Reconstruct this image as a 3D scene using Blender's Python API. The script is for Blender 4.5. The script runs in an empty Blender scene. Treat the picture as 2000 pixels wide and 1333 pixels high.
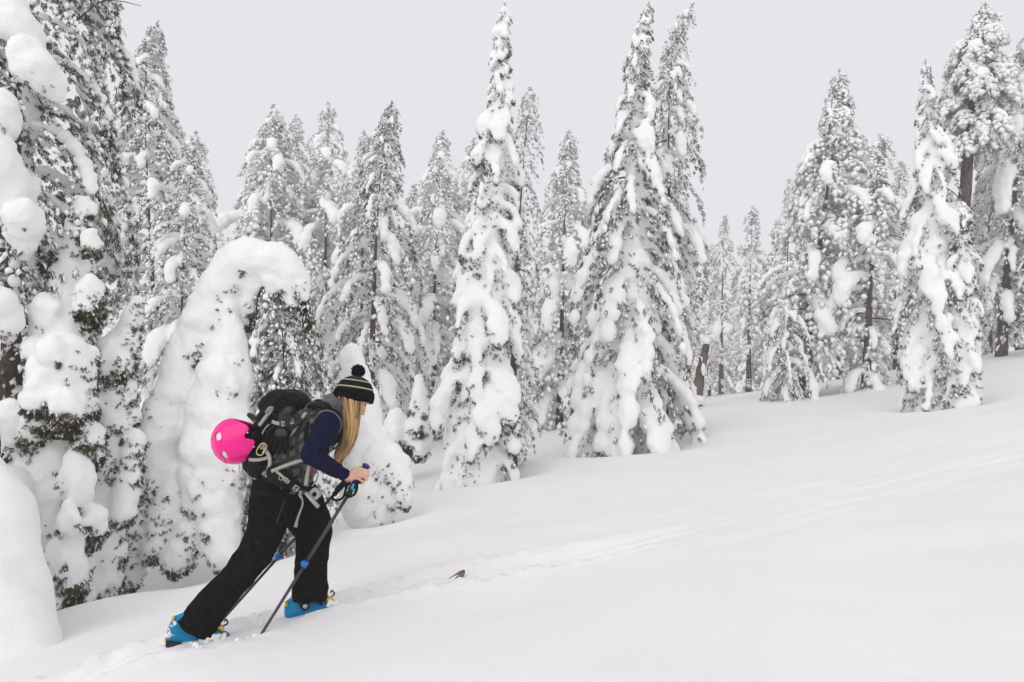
import bpy, bmesh, math, random
import numpy as np
from mathutils import Vector, Matrix

# ------------------------------------------------------------------ camera, sky, sun, exposure
scn = bpy.context.scene
COL = scn.collection
FPX = 1450.0            # focal length in photograph pixels (2000 px wide)
CAMZ = 1.2
PITCH = math.atan((780 - 666.5) / FPX)
cam_data = bpy.data.cameras.new('camera')
cam_data.sensor_width = 36.0
cam_data.lens = 36.0 * FPX / 2000.0
cam_data.clip_start = 0.05
cam_data.clip_end = 2000.0
cam = bpy.data.objects.new('camera', cam_data)
COL.objects.link(cam)
cam.location = (0, 0, CAMZ)
cam.rotation_euler = (math.radians(90) + PITCH, 0, 0)
scn.camera = cam

SUN_EL, SUN_AZ = 34.0, 205.0     # azimuth clockwise from +y: high, behind the camera to the left
world = bpy.data.worlds.new('World')
scn.world = world
world.use_nodes = True
wn = world.node_tree
wn.nodes.clear()
w_out = wn.nodes.new('ShaderNodeOutputWorld')
w_bg = wn.nodes.new('ShaderNodeBackground')
w_sky = wn.nodes.new('ShaderNodeTexSky')
w_sky.sky_type = 'NISHITA'
w_sky.sun_disc = False
w_sky.sun_elevation = math.radians(SUN_EL)
w_sky.sun_rotation = math.radians(SUN_AZ)
w_mix = wn.nodes.new('ShaderNodeMix')
w_mix.data_type = 'RGBA'
w_mix.inputs[0].default_value = 0.93          # thick even cloud over the blue
w_tc = wn.nodes.new('ShaderNodeTexCoord')
w_sep = wn.nodes.new('ShaderNodeSeparateXYZ')
w_ramp = wn.nodes.new('ShaderNodeValToRGB')   # overcast sky: a little brighter towards the zenith
w_ramp.color_ramp.elements[0].position = 0.0
w_ramp.color_ramp.elements[0].color = (0.790, 0.788, 0.820, 1)
_e = w_ramp.color_ramp.elements.new(0.42)
_e.color = (0.735, 0.737, 0.782, 1)
w_ramp.color_ramp.elements[1].position = 1.0
w_ramp.color_ramp.elements[1].color = (0.84, 0.84, 0.87, 1)
w_mul = wn.nodes.new('ShaderNodeVectorMath')
w_mul.operation = 'SCALE'
w_mul.inputs[3].default_value = 10.0
wn.links.new(w_tc.outputs['Generated'], w_sep.inputs[0])
wn.links.new(w_sep.outputs[2], w_ramp.inputs[0])
wn.links.new(w_ramp.outputs[0], w_mul.inputs[0])
wn.links.new(w_sky.outputs[0], w_mix.inputs[6])
wn.links.new(w_mul.outputs[0], w_mix.inputs[7])
wn.links.new(w_mix.outputs[2], w_bg.inputs[0])
w_bg.inputs[1].default_value = 0.1
wn.links.new(w_bg.outputs[0], w_out.inputs[0])

sun_d = bpy.data.lights.new('sun', 'SUN')
sun_d.energy = 1.15
sun_d.angle = math.radians(60)
sun_d.color = (1.0, 0.975, 0.94)
sun = bpy.data.objects.new('sun', sun_d)
COL.objects.link(sun)
_se, _sa = math.radians(SUN_EL), math.radians(SUN_AZ)
_sd = Vector((math.sin(_sa) * math.cos(_se), math.cos(_sa) * math.cos(_se), math.sin(_se)))
sun.rotation_euler = _sd.to_track_quat('Z', 'Y').to_euler()
sun.location = _sd * 30

scn.view_settings.view_transform = 'Standard'
scn.view_settings.look = 'None'
scn.view_settings.gamma = 1.0
scn.view_settings.exposure = 0.05
scn.view_settings.use_curve_mapping = False
scn.cycles.max_bounces = 8
scn.cycles.diffuse_bounces = 6
scn.cycles.volume_bounces = 1
scn.cycles.use_denoising = True

# ------------------------------------------------------------------ helpers
def P(u, v, y):
    """world point seen at photograph pixel (u, v) at depth y"""
    a, b = (u - 1000) / FPX, -(v - 666.5) / FPX
    dy = math.cos(PITCH) - b * math.sin(PITCH)
    dz = math.sin(PITCH) + b * math.cos(PITCH)
    k = y / dy
    return np.array([a * k, y, CAMZ + dz * k])

def nrm(a):
    a = np.asarray(a, float)
    return a / (np.linalg.norm(a, axis=-1, keepdims=True) + 1e-12)

def mesh_np(name, verts, faces_list):
    """faces_list: list of int arrays (n,k)"""
    me = bpy.data.meshes.new(name)
    verts = np.asarray(verts, np.float32)
    me.vertices.add(len(verts))
    me.vertices.foreach_set('co', verts.ravel())
    faces_list = [np.asarray(f, np.int32) for f in faces_list if len(f)]
    nl = sum(f.size for f in faces_list)
    npol = sum(len(f) for f in faces_list)
    me.loops.add(nl)
    me.polygons.add(npol)
    me.loops.foreach_set('vertex_index', np.concatenate([f.ravel() for f in faces_list]))
    tot = np.concatenate([np.full(len(f), f.shape[1], np.int32) for f in faces_list])
    st = np.concatenate([[0], np.cumsum(tot)[:-1]]).astype(np.int32)
    me.polygons.foreach_set('loop_start', st)
    me.polygons.foreach_set('loop_total', tot)
    me.update(calc_edges=True)
    return me

def link(name, data, parent=None, mat=None, smooth=True):
    o = bpy.data.objects.new(name, data)
    COL.objects.link(o)
    if parent is not None:
        o.parent = parent
        o.matrix_parent_inverse = Matrix.Translation(parent.location).inverted() if parent.type == 'EMPTY' else Matrix()
    if mat is not None:
        data.materials.clear()
        data.materials.append(mat)
    if smooth and len(data.polygons):
        data.polygons.foreach_set('use_smooth', np.ones(len(data.polygons), bool))
    return o

def empty(name, loc, label=None, cat=None, group=None):
    o = bpy.data.objects.new(name, None)
    COL.objects.link(o)
    o.location = [float(c) for c in loc]
    o.empty_display_size = 0.1
    if label:
        tag(o, label, cat, group)
    return o

def tag(o, label, cat, group=None):
    o['label'] = label
    o['category'] = cat
    if group:
        o['group'] = group

class MB:
    """collects shapes, then becomes one mesh"""
    def __init__(s):
        s.v, s.f, s.n = [], {}, 0
    def add(s, v, *fs):
        v = np.asarray(v, float)
        for f in fs:
            f = np.asarray(f, int)
            if len(f):
                s.f.setdefault(f.shape[1], []).append(f + s.n)
        s.v.append(v)
        s.n += len(v)
    def mesh(s, name):
        return mesh_np(name, np.concatenate(s.v), [np.concatenate(f) for f in s.f.values()])
    def build(s, name, mat, parent=None, smooth=True):
        return link(name, s.mesh(name), parent, mat, smooth)

def ico(sub=1):
    bm = bmesh.new()
    bmesh.ops.create_icosphere(bm, subdivisions=sub, radius=1)
    v = np.array([x.co[:] for x in bm.verts])
    f = np.array([[q.index for q in p.verts] for p in bm.faces])
    bm.free()
    return v, f
ICO1, ICO2, ICO3 = ico(1), ico(2), ico(3)

def blob(mb, c, ax, rad, tpl=None):
    """ellipsoid: centre, 3x3 axes rows, three radii"""
    v, f = tpl or ICO2
    mb.add((v * np.asarray(rad)) @ np.asarray(ax) + np.asarray(c), f)

def catmull(pts, n):
    """smooth path through rows of pts (any columns), n samples per span"""
    p = np.asarray(pts, float)
    if len(p) < 2:
        return p
    q = np.vstack([2 * p[0] - p[1], p, 2 * p[-1] - p[-2]])
    out = []
    for i in range(1, len(q) - 2):
        t = np.linspace(0, 1, n, endpoint=False)[:, None]
        a, b, c, d = q[i - 1], q[i], q[i + 1], q[i + 2]
        out.append(.5 * (2 * b + (c - a) * t + (2 * a - 5 * b + 4 * c - d) * t ** 2 + (3 * b - a - 3 * c + d) * t ** 3))
    out.append(p[-1:])
    return np.vstack(out)

def tube(mb, path, rad, sides=8, cap=True, flat=1.0, ref=(0, 0, 1)):
    """tube along path; rad scalar or per point; flat squeezes across ref side"""
    p = np.asarray(path, float)
    n = len(p)
    r = np.broadcast_to(np.asarray(rad, float), (n,)) if np.ndim(rad) < 2 else None
    t = nrm(np.gradient(p, axis=0))
    s = np.cross(t, np.asarray(ref, float))
    bad = np.linalg.norm(s, axis=1) < 1e-3
    s[bad] = np.cross(t[bad], (1, 0.01, 0))
    s = nrm(s)
    w = np.cross(s, t)
    a = np.arange(sides) * 2 * math.pi / sides
    ring = (np.cos(a)[None, :, None] * s[:, None, :] + flat * np.sin(a)[None, :, None] * w[:, None, :]) * r[:, None, None]
    v = (p[:, None, :] + ring).reshape(-1, 3)
    i, j = np.meshgrid(np.arange(n - 1), np.arange(sides), indexing='ij')
    k = (j + 1) % sides
    q = np.stack([i * sides + j, i * sides + k, (i + 1) * sides + k, (i + 1) * sides + j], -1).reshape(-1, 4)
    if cap:
        nv = n * sides
        v = np.vstack([v, p[0], p[-1]])
        jj = np.arange(sides)
        c0 = np.stack([np.full(sides, nv), (jj + 1) % sides, jj], -1)
        c1 = np.stack([np.full(sides, nv + 1), (n - 1) * sides + jj, (n - 1) * sides + (jj + 1) % sides], -1)
        mb.add(v, q, np.vstack([c0, c1]))
    else:
        mb.add(v, q)

def ribbon(mb, path, width, thick, ref):
    """flat strap along path; ref = direction the flat side faces"""
    p = np.asarray(path, float)
    n = len(p)
    t = nrm(np.gradient(p, axis=0))
    ref = np.broadcast_to(np.asarray(ref, float), p.shape)
    s = nrm(np.cross(t, ref))
    w = nrm(np.cross(s, t))
    wd = np.broadcast_to(np.asarray(width, float), (n,))[:, None]
    v = np.stack([p - s * wd / 2 - w * thick / 2, p + s * wd / 2 - w * thick / 2, p + s * wd / 2 + w * thick / 2, p - s * wd / 2 + w * thick / 2], 1).reshape(-1, 3)
    q = []
    for i in range(n - 1):
        for j in range(4):
            q.append((i * 4 + j, i * 4 + (j + 1) % 4, i * 4 + 4 + (j + 1) % 4, i * 4 + 4 + j))
    q.append((3, 2, 1, 0))
    e = (n - 1) * 4
    q.append((e, e + 1, e + 2, e + 3))
    mb.add(v, q)

def box(mb, c, ax, half):
    """box: centre, axes rows, half sizes"""
    v = np.array([[sx, sy, sz] for sx in (-1, 1) for sy in (-1, 1) for sz in (-1, 1)], float) * np.asarray(half)
    mb.add(v @ np.asarray(ax) + np.asarray(c), [(0, 1, 3, 2), (4, 6, 7, 5), (0, 4, 5, 1), (2, 3, 7, 6), (0, 2, 6, 4), (1, 5, 7, 3)])

def frame(d, up=(0, 0, 1)):
    """orthonormal rows: along d, side, up"""
    d = nrm(d)
    s = np.cross(np.asarray(up, float), d)
    if np.linalg.norm(s) < 1e-4:
        s = np.array([1., 0, 0])
    s = nrm(s)
    return np.stack([d, s, np.cross(d, s)])

_cl = {}
def clouds(size, depth=2):
    k = (size, depth)
    if k not in _cl:
        t = bpy.data.textures.new('clouds', 'CLOUDS')
        t.noise_scale = size
        t.noise_depth = depth
        _cl[k] = t
    return _cl[k]

def fuse(mb, name, voxel, smooth=4, disp=(), adapt=0.0, decim=0.0):
    """voxel-remesh the collected shapes into one skin, smooth it and roughen it"""
    me = mb.mesh(name)
    o = bpy.data.objects.new(name, me)
    COL.objects.link(o)
    m = o.modifiers.new('r', 'REMESH')
    m.mode = 'VOXEL'
    m.voxel_size = voxel
    m.adaptivity = adapt
    if smooth:
        m = o.modifiers.new('s', 'SMOOTH')
        m.iterations = smooth
        m.factor = 0.5
    for size, strength in disp:
        m = o.modifiers.new('d', 'DISPLACE')
        m.texture = clouds(size)
        m.texture_coords = 'GLOBAL'
        m.strength = strength
        m.mid_level = 0.5
    if decim:
        m = o.modifiers.new('c', 'DECIMATE')
        m.ratio = decim
    dg = bpy.context.evaluated_depsgraph_get()
    out = bpy.data.meshes.new_from_object(o.evaluated_get(dg))
    out.name = name
    bpy.data.objects.remove(o)
    bpy.data.meshes.remove(me)
    return out

def mesh_arrays(me):
    v = np.empty(len(me.vertices) * 3, np.float32)
    me.vertices.foreach_get('co', v)
    c = np.empty(len(me.polygons) * 3, np.float32)
    me.polygons.foreach_get('center', c)
    n = np.empty(len(me.polygons) * 3, np.float32)
    me.polygons.foreach_get('normal', n)
    return v.reshape(-1, 3), c.reshape(-1, 3), n.reshape(-1, 3)

# ------------------------------------------------------------------ materials
def mat(name, col, rough=0.6, col2=None, scale=20.0, bump=0.0, bscale=60.0, spec=0.4, metal=0.0, stretch=None, contrast=(0.35, 0.65), sheen=0.0, coat=0.0, trans=0.0):
    m = bpy.data.materials.new(name)
    m.use_nodes = True
    nt = m.node_tree
    b = nt.nodes['Principled BSDF']
    b.inputs['Roughness'].default_value = rough
    b.inputs['Specular IOR Level'].default_value = spec
    b.inputs['Metallic'].default_value = metal
    b.inputs['Base Color'].default_value = (*col, 1)
    if sheen:
        b.inputs['Sheen Weight'].default_value = sheen
    if coat:
        b.inputs['Coat Weight'].default_value = coat
        b.inputs['Coat Roughness'].default_value = 0.08
    tc = nt.nodes.new('ShaderNodeTexCoord')
    mp = nt.nodes.new('ShaderNodeMapping')
    if stretch:
        mp.inputs['Scale'].default_value = stretch
    nt.links.new(tc.outputs['Object'], mp.inputs[0])
    if col2 is not None:
        nz = nt.nodes.new('ShaderNodeTexNoise')
        nz.inputs['Scale'].default_value = scale
        nz.inputs['Detail'].default_value = 3
        rp = nt.nodes.new('ShaderNodeValToRGB')
        rp.color_ramp.elements[0].position = contrast[0]
        rp.color_ramp.elements[1].position = contrast[1]
        rp.color_ramp.elements[0].color = (*col, 1)
        rp.color_ramp.elements[1].color = (*col2, 1)
        nt.links.new(mp.outputs[0], nz.inputs['Vector'])
        nt.links.new(nz.outputs['Fac'], rp.inputs[0])
        nt.links.new(rp.outputs[0], b.inputs['Base Color'])
    if bump:
        nb = nt.nodes.new('ShaderNodeTexNoise')
        nb.inputs['Scale'].default_value = bscale
        nb.inputs['Detail'].default_value = 3
        bp = nt.nodes.new('ShaderNodeBump')
        bp.inputs['Strength'].default_value = bump
        bp.inputs['Distance'].default_value = 0.02
        nt.links.new(mp.outputs[0], nb.inputs['Vector'])
        nt.links.new(nb.outputs['Fac'], bp.inputs['Height'])
        nt.links.new(bp.outputs[0], b.inputs['Normal'])
    return m

M_SNOW = mat('snow', (0.895, 0.885, 0.88), 0.65, (0.925, 0.915, 0.91), 3.0, bump=0.35, bscale=34.0, spec=0.15)
M_SNOWG = mat('snow_ground', (0.835, 0.825, 0.82), 0.65, (0.865, 0.855, 0.85), 1.2, bump=0.18, bscale=22.0, spec=0.15)
M_RIME = mat('rime_snow', (0.90, 0.89, 0.885), 0.7, (0.93, 0.92, 0.915), 6.0, spec=0.1)
M_NEEDLE = mat('needles', (0.017, 0.017, 0.006), 0.7, (0.082, 0.070, 0.024), 9.0, spec=0.1)
M_NEEDLE_PALE = mat('needles_rimed', (0.060, 0.052, 0.024), 0.8, (0.42, 0.39, 0.32), 11.0, spec=0.1, contrast=(.36, .58))
M_BARK = mat('bark', (0.045, 0.036, 0.030), 0.9, (0.13, 0.105, 0.09), 14.0, bump=0.9, bscale=18.0, spec=0.2, stretch=(1, 1, 0.25))
M_TWIG = mat('twig', (0.04, 0.033, 0.028), 0.9, (0.09, 0.075, 0.065), 30.0)

# ------------------------------------------------------------------ terrain
rng = np.random.default_rng(7)
def plane_ctrl(x, y):
    return (x, y, CAMZ - 1.05 + .15 * x + .02 * y)
_ctrl = [P(*c) for c in [
    (370, 1264, 3.62), (605, 1212, 3.95), (885, 1128, 4.4), (1300, 1052, 4.8), (1700, 965, 5.6), (2000, 905, 6.2),
    (200, 1195, 5.8), (440, 1112, 6.8), (650, 1042, 7.8), (870, 962, 10.0), (945, 945, 11.0), (1100, 897, 12.2), (1230, 882, 13.0),
    (1330, 850, 14.0), (1500, 808, 15.5), (1830, 796, 14.0), (1750, 772, 17.0), (2000, 692, 20.0),
    (770, 868, 19.0), (1000, 850, 19.0), (1330, 792, 21.0), (1570, 768, 20.0), (1660, 750, 22.0), (1900, 702, 21.0),
    (0, 1180, 7.5), (-500, 1250, 9.0), (250, 1000, 14.0), (-600, 1050, 18.0), (500, 850, 32.0), (1000, 818, 32.0), (1450, 768, 32.0), (2000, 692, 32.0),
    (2700, 600, 32.0), (-400, 900, 32.0), (-400, 830, 70.0), (1000, 800, 70.0), (2000, 740, 70.0)]]
_ctrl += [plane_ctrl(*c) for c in [(-2.2, 3.2), (1.9, 2.1), (0, 2.4), (0, 0), (-4, 0), (4, 0), (-3, -5), (5, -5), (4.5, 3.5), (-3.5, 2.4), (-8, 2), (9, 2), (10, 8)]]
for _x in (-150, 0, 150):
    for _y in (-60, 150):
        _ctrl.append((_x, _y, CAMZ - 1.0 + 0.02 * _x + (-1.0 if _y > 0 else -2)))
_ctrl = np.array(_ctrl)
def _tps(d2):
    return np.where(d2 > 1e-9, d2 * np.log(d2 + 1e-12), 0) * .5
def _fit(c, lam=0.02):
    n = len(c)
    d2 = ((c[:, None, :2] - c[None, :, :2]) ** 2).sum(-1)
    A = np.zeros((n + 3, n + 3))
    A[:n, :n] = _tps(d2) + lam * np.eye(n)
    A[:n, n] = 1
    A[:n, n + 1:] = c[:, :2]
    A[n:, :n] = A[:n, n:].T
    b = np.zeros(n + 3)
    b[:n] = c[:, 2]
    return np.linalg.solve(A, b)
_w = _fit(_ctrl)
def gz0(x, y):
    x, y = np.atleast_1d(np.asarray(x, float)), np.atleast_1d(np.asarray(y, float))
    out = np.empty(x.shape)
    fx, fy, fo = x.ravel(), y.ravel(), out.ravel()
    n = len(_ctrl)
    for i in range(0, len(fx), 20000):
        a, b = fx[i:i + 20000], fy[i:i + 20000]
        d2 = (a[:, None] - _ctrl[None, :, 0]) ** 2 + (b[:, None] - _ctrl[None, :, 1]) ** 2
        fo[i:i + 20000] = _tps(d2) @ _w[:n] + _w[n] + _w[n + 1] * a + _w[n + 2] * b
    return fo.reshape(x.shape)
def gz(x, y):
    return float(gz0(x, y)[0])

_perm = np.random.default_rng(3).random((64, 64))
def vnoise(x, y):
    xi, yi = np.floor(x).astype(int), np.floor(y).astype(int)
    fx, fy = x - xi, y - yi
    fx, fy = fx * fx * (3 - 2 * fx), fy * fy * (3 - 2 * fy)
    g = lambda a, b: _perm[a % 64, b % 64]
    return (g(xi, yi) * (1 - fx) + g(xi + 1, yi) * fx) * (1 - fy) + (g(xi, yi + 1) * (1 - fx) + g(xi + 1, yi + 1) * fx) * fy - .5

def seg_dist(px, py, path):
    """distance to a polyline and the signed side, per point"""
    best = np.full(px.shape, 1e9)
    along = np.zeros(px.shape)
    acc = 0.
    for (x0, y0), (x1, y1) in zip(path[:-1], path[1:]):
        dx, dy = x1 - x0, y1 - y0
        L = math.hypot(dx, dy)
        t = np.clip(((px - x0) * dx + (py - y0) * dy) / L ** 2, 0, 1)
        cx, cy = x0 + t * dx, y0 + t * dy
        d = np.hypot(px - cx, py - cy) * np.sign(dx * (py - cy) - dy * (px - cx) + 1e-9)
        m = np.abs(d) < np.abs(best)
        best = np.where(m, d, best)
        along = np.where(m, acc + t * L, along)
        acc += L
    return best, along

HEAD = np.array([math.cos(math.radians(26)), math.sin(math.radians(26)), 0])     # the skier's heading
FOOT_F = P(600, 1212, 3.98)      # under the front (left) boot
FOOT_R = P(372, 1268, 3.62)      # under the rear (right) boot
_tr = [FOOT_R - HEAD * 6 + np.array([0, .9, 0]), FOOT_R - HEAD * 2 + np.array([0, .12, 0]), FOOT_R, .5 * (FOOT_F + FOOT_R) + np.array([.05, 0, 0]), FOOT_F, FOOT_F + HEAD * .9]
_tr2 = [P(1300, 1045, 5.1), P(1700, 962, 6.0), P(2000, 900, 6.8), P(2600, 800, 8.5)]
TRACK = catmull(np.array([p[:2] for p in _tr + _tr2]), 6)
def ground_z(X, Y):
    Z = gz0(X, Y)
    near = np.clip(1 - np.hypot(X, Y) / 60, 0, 1)
    Z = Z + near * (.07 * vnoise(X * .5 + 9, Y * .5) + .03 * vnoise(X * 1.7, Y * 1.7 + 5) + .006 * vnoise(X * 6, Y * 6))
    m = (np.abs(X) < 14) & (Y > 0) & (Y < 14)
    x, y = X[m], Y[m]
    d, al = seg_dist(x, y, TRACK)
    wob = .03 * vnoise(al * 1.3, al * 0 + 2)
    d = d + wob
    rough = vnoise(x * 14, y * 14) + .6 * vnoise(x * 31 + 3, y * 31) + .4 * vnoise(x * 60, y * 60 + 1)
    fresh = np.clip((2.9 - np.abs(al - 6.3)) / 2.0, 0.07, 1)
    g = np.exp(-((np.abs(d) - .10) / .055) ** 2)               # two ski grooves
    lip = np.exp(-((np.abs(d) - .24) / .07) ** 2)               # crumbled edges
    band = np.exp(-(d / .26) ** 4)
    dz = fresh * (-.085 * g * (1 + .5 * rough) - .030 * band + .026 * lip * (1 + 1.4 * rough) + .028 * band * rough)
    # older, drifted-in track a little above
    d2 = d - .62 - .1 * vnoise(al * .6, al * 0)
    old = np.exp(-(d2 / .22) ** 4) * np.clip((al - 8.5) / 2, 0, 1)
    dz += np.exp(-(d / .9) ** 4) * np.clip((al - 7.6) / 1.5, 0, 1) * .015 * vnoise(al * .9, d * 9 + 7)
    dz += old * (.006 * rough - .006) + .004 * np.exp(-((d2 - .2) / .08) ** 2) * np.clip((al - 8.5) / 2, 0, 1)
    calm = np.ones(x.shape)
    for c in (P(610, 1205, 3.9), P(372, 1265, 3.56)):
        calm -= .75 * np.exp(-((x - c[0]) ** 2 + (y - c[1]) ** 2) / (2 * .22 ** 2))
    Z[m] += dz * np.clip(calm, 0, 1)
    # shallow wells where trees shelter the snow, with a soft rim
    for u, y_, r_ in ((935, 11.0, .75), (1228, 13.0, 1.1), (1832, 14.0, .8), (1572, 20.0, 1.1), (715, 8.1, .5), (420, 6.8, .7), (220, 6.6, .6)):
        q = np.hypot(X - (u - 1000) / FPX * y_, Y - y_) / r_
        Z = Z - .13 * np.exp(-q ** 2) + .05 * np.exp(-((q - 1.55) / .4) ** 2)
    return Z

def ground_fit(X, Y):
    """local corrections so that the snow meets boots, ski tip and pole where it should"""
    Z = ground_z(X, Y)
    for (px, py), a in zip(_fit_xy, _fit_a):
        Z = Z + a * np.exp(-((X - px) ** 2 + (Y - py) ** 2) / (2 * .32 ** 2))
    return Z
_pins = [P(575, 1210, 3.85), P(645, 1189, 3.92), P(345, 1267, 3.50), P(410, 1262, 3.54), P(872, 1131, 4.34), P(508, 1243, 3.50)]
_fit_xy = [(p[0], p[1]) for p in _pins]
_px, _py = np.array(_fit_xy).T
_A = np.exp(-((_px[:, None] - _px) ** 2 + (_py[:, None] - _py) ** 2) / (2 * .32 ** 2))
_fit_a = np.linalg.solve(_A + .05 * np.eye(len(_px)), np.array([p[2] for p in _pins]) - ground_z(_px, _py))

def axis(fine0, fine1, step, lo, hi, grow):
    a = list(np.arange(fine0, fine1, step))
    s = step
    while a[-1] < hi:
        s *= grow
        a.append(a[-1] + s)
    s = step
    while a[0] > lo:
        s *= grow
        a.insert(0, a[0] - s)
    return np.array(a)
_gx = axis(-3.6, 4.2, .027, -150, 150, 1.05)
_gy = axis(2.2, 6.6, .027, -60, 150, 1.05)
_X, _Y = np.meshgrid(_gx, _gy)
_Z = ground_fit(_X, _Y)
_nx, _ny = len(_gx), len(_gy)
_i, _j = np.meshgrid(np.arange(_ny - 1), np.arange(_nx - 1), indexing='ij')
_q = np.stack([_i * _nx + _j, _i * _nx + _j + 1, (_i + 1) * _nx + _j + 1, (_i + 1) * _nx + _j], -1).reshape(-1, 4)
ground = link('snow_ground', mesh_np('snow_ground', np.stack([_X, _Y, _Z], -1).reshape(-1, 3), [_q]), None, M_SNOWG)
ground['kind'] = 'structure'

# ------------------------------------------------------------------ snow-laden conifers
def sprig_template(seed=0):
    """a small spray of needles: x along, z up"""
    r = np.random.default_rng(seed)
    v, f = [], []
    def leaf(a, d, L, w, droop):
        d = nrm(d)
        s = nrm(np.cross((0, 0, 1), d))
        i = len(v)
        mid = a + d * L * .30 + np.array([0, 0, -droop * L * .1])
        v.extend([mid + s * w * 1.25, a + d * L + np.array([0, 0, -droop * L]), mid - s * w * 1.25])
        f.append((i, i + 1, i + 2))
    leaf(np.zeros(3), (1, 0, 0), 1.0, .055, .25)
    for x, L in ((.08, .46), (.26, .50), (.44, .46), (.62, .38), (.78, .26)):
        for sg in (-1, 1):
            leaf(np.array([x, 0, 0]), (.85, sg * r.uniform(.55, .95), r.uniform(-.35, .2)), L * r.uniform(.8, 1.2), .046, .3)
    return np.array(v), np.array(f)
SPRIG = [sprig_template(i) for i in range(3)]
def _lite(t, keep):
    v, f = t
    return np.concatenate([v[i * 3:i * 3 + 3] for i in keep]), np.arange(len(keep) * 3).reshape(-1, 3)
SPRIG_LITE = [_lite((v * np.array([1, 1.15, 1]), f), k) for (v, f), k in zip(SPRIG, ((0, 1, 4, 5, 8), (0, 2, 3, 6, 7), (0, 3, 4, 7, 10)))]
SNOWBIT = (np.array([[-.5, 0, -.06], [.55, 0, -.16], [0, .5, -.14], [0, -.5, -.14], [.0, 0, .45]]),
           np.array([(4, 0, 3), (4, 3, 1), (4, 1, 2), (4, 2, 0), (0, 2, 3), (1, 3, 2)]))

SNOWBLOB = (ICO1[0] * .5, ICO1[1])
def scatter(mb, tpl, pos, dirs, size, rg, roll=.4, off=None, aniso=None):
    """many copies of a template at positions, x axis along dirs"""
    v, f = tpl
    n = len(pos)
    if n == 0:
        return
    d = nrm(dirs)
    up = np.tile(np.array([0, 0, 1.]), (n, 1)) + rg.normal(0, roll, (n, 3))
    s = nrm(np.cross(up, d))
    w = np.cross(d, s)
    sz = np.broadcast_to(np.asarray(size, float), (n,))[:, None, None]
    vv = v[None] * (aniso if aniso is None else aniso[:, None, :]) if aniso is not None else np.broadcast_to(v[None], (n,) + v.shape)
    if off is not None:
        vv = vv + off
    out = (vv[..., 0:1] * d[:, None] + vv[..., 1:2] * s[:, None] + vv[..., 2:3] * w[:, None]) * sz + pos[:, None]
    ff = (f[None] + (np.arange(n) * len(v))[:, None, None]).reshape(-1, f.shape[1])
    mb.add(out.reshape(-1, 3), ff)

def interp(tab, x):
    tab = sorted(tab)
    return np.interp(x, [t[0] for t in tab], [t[1] for t in tab])

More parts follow.
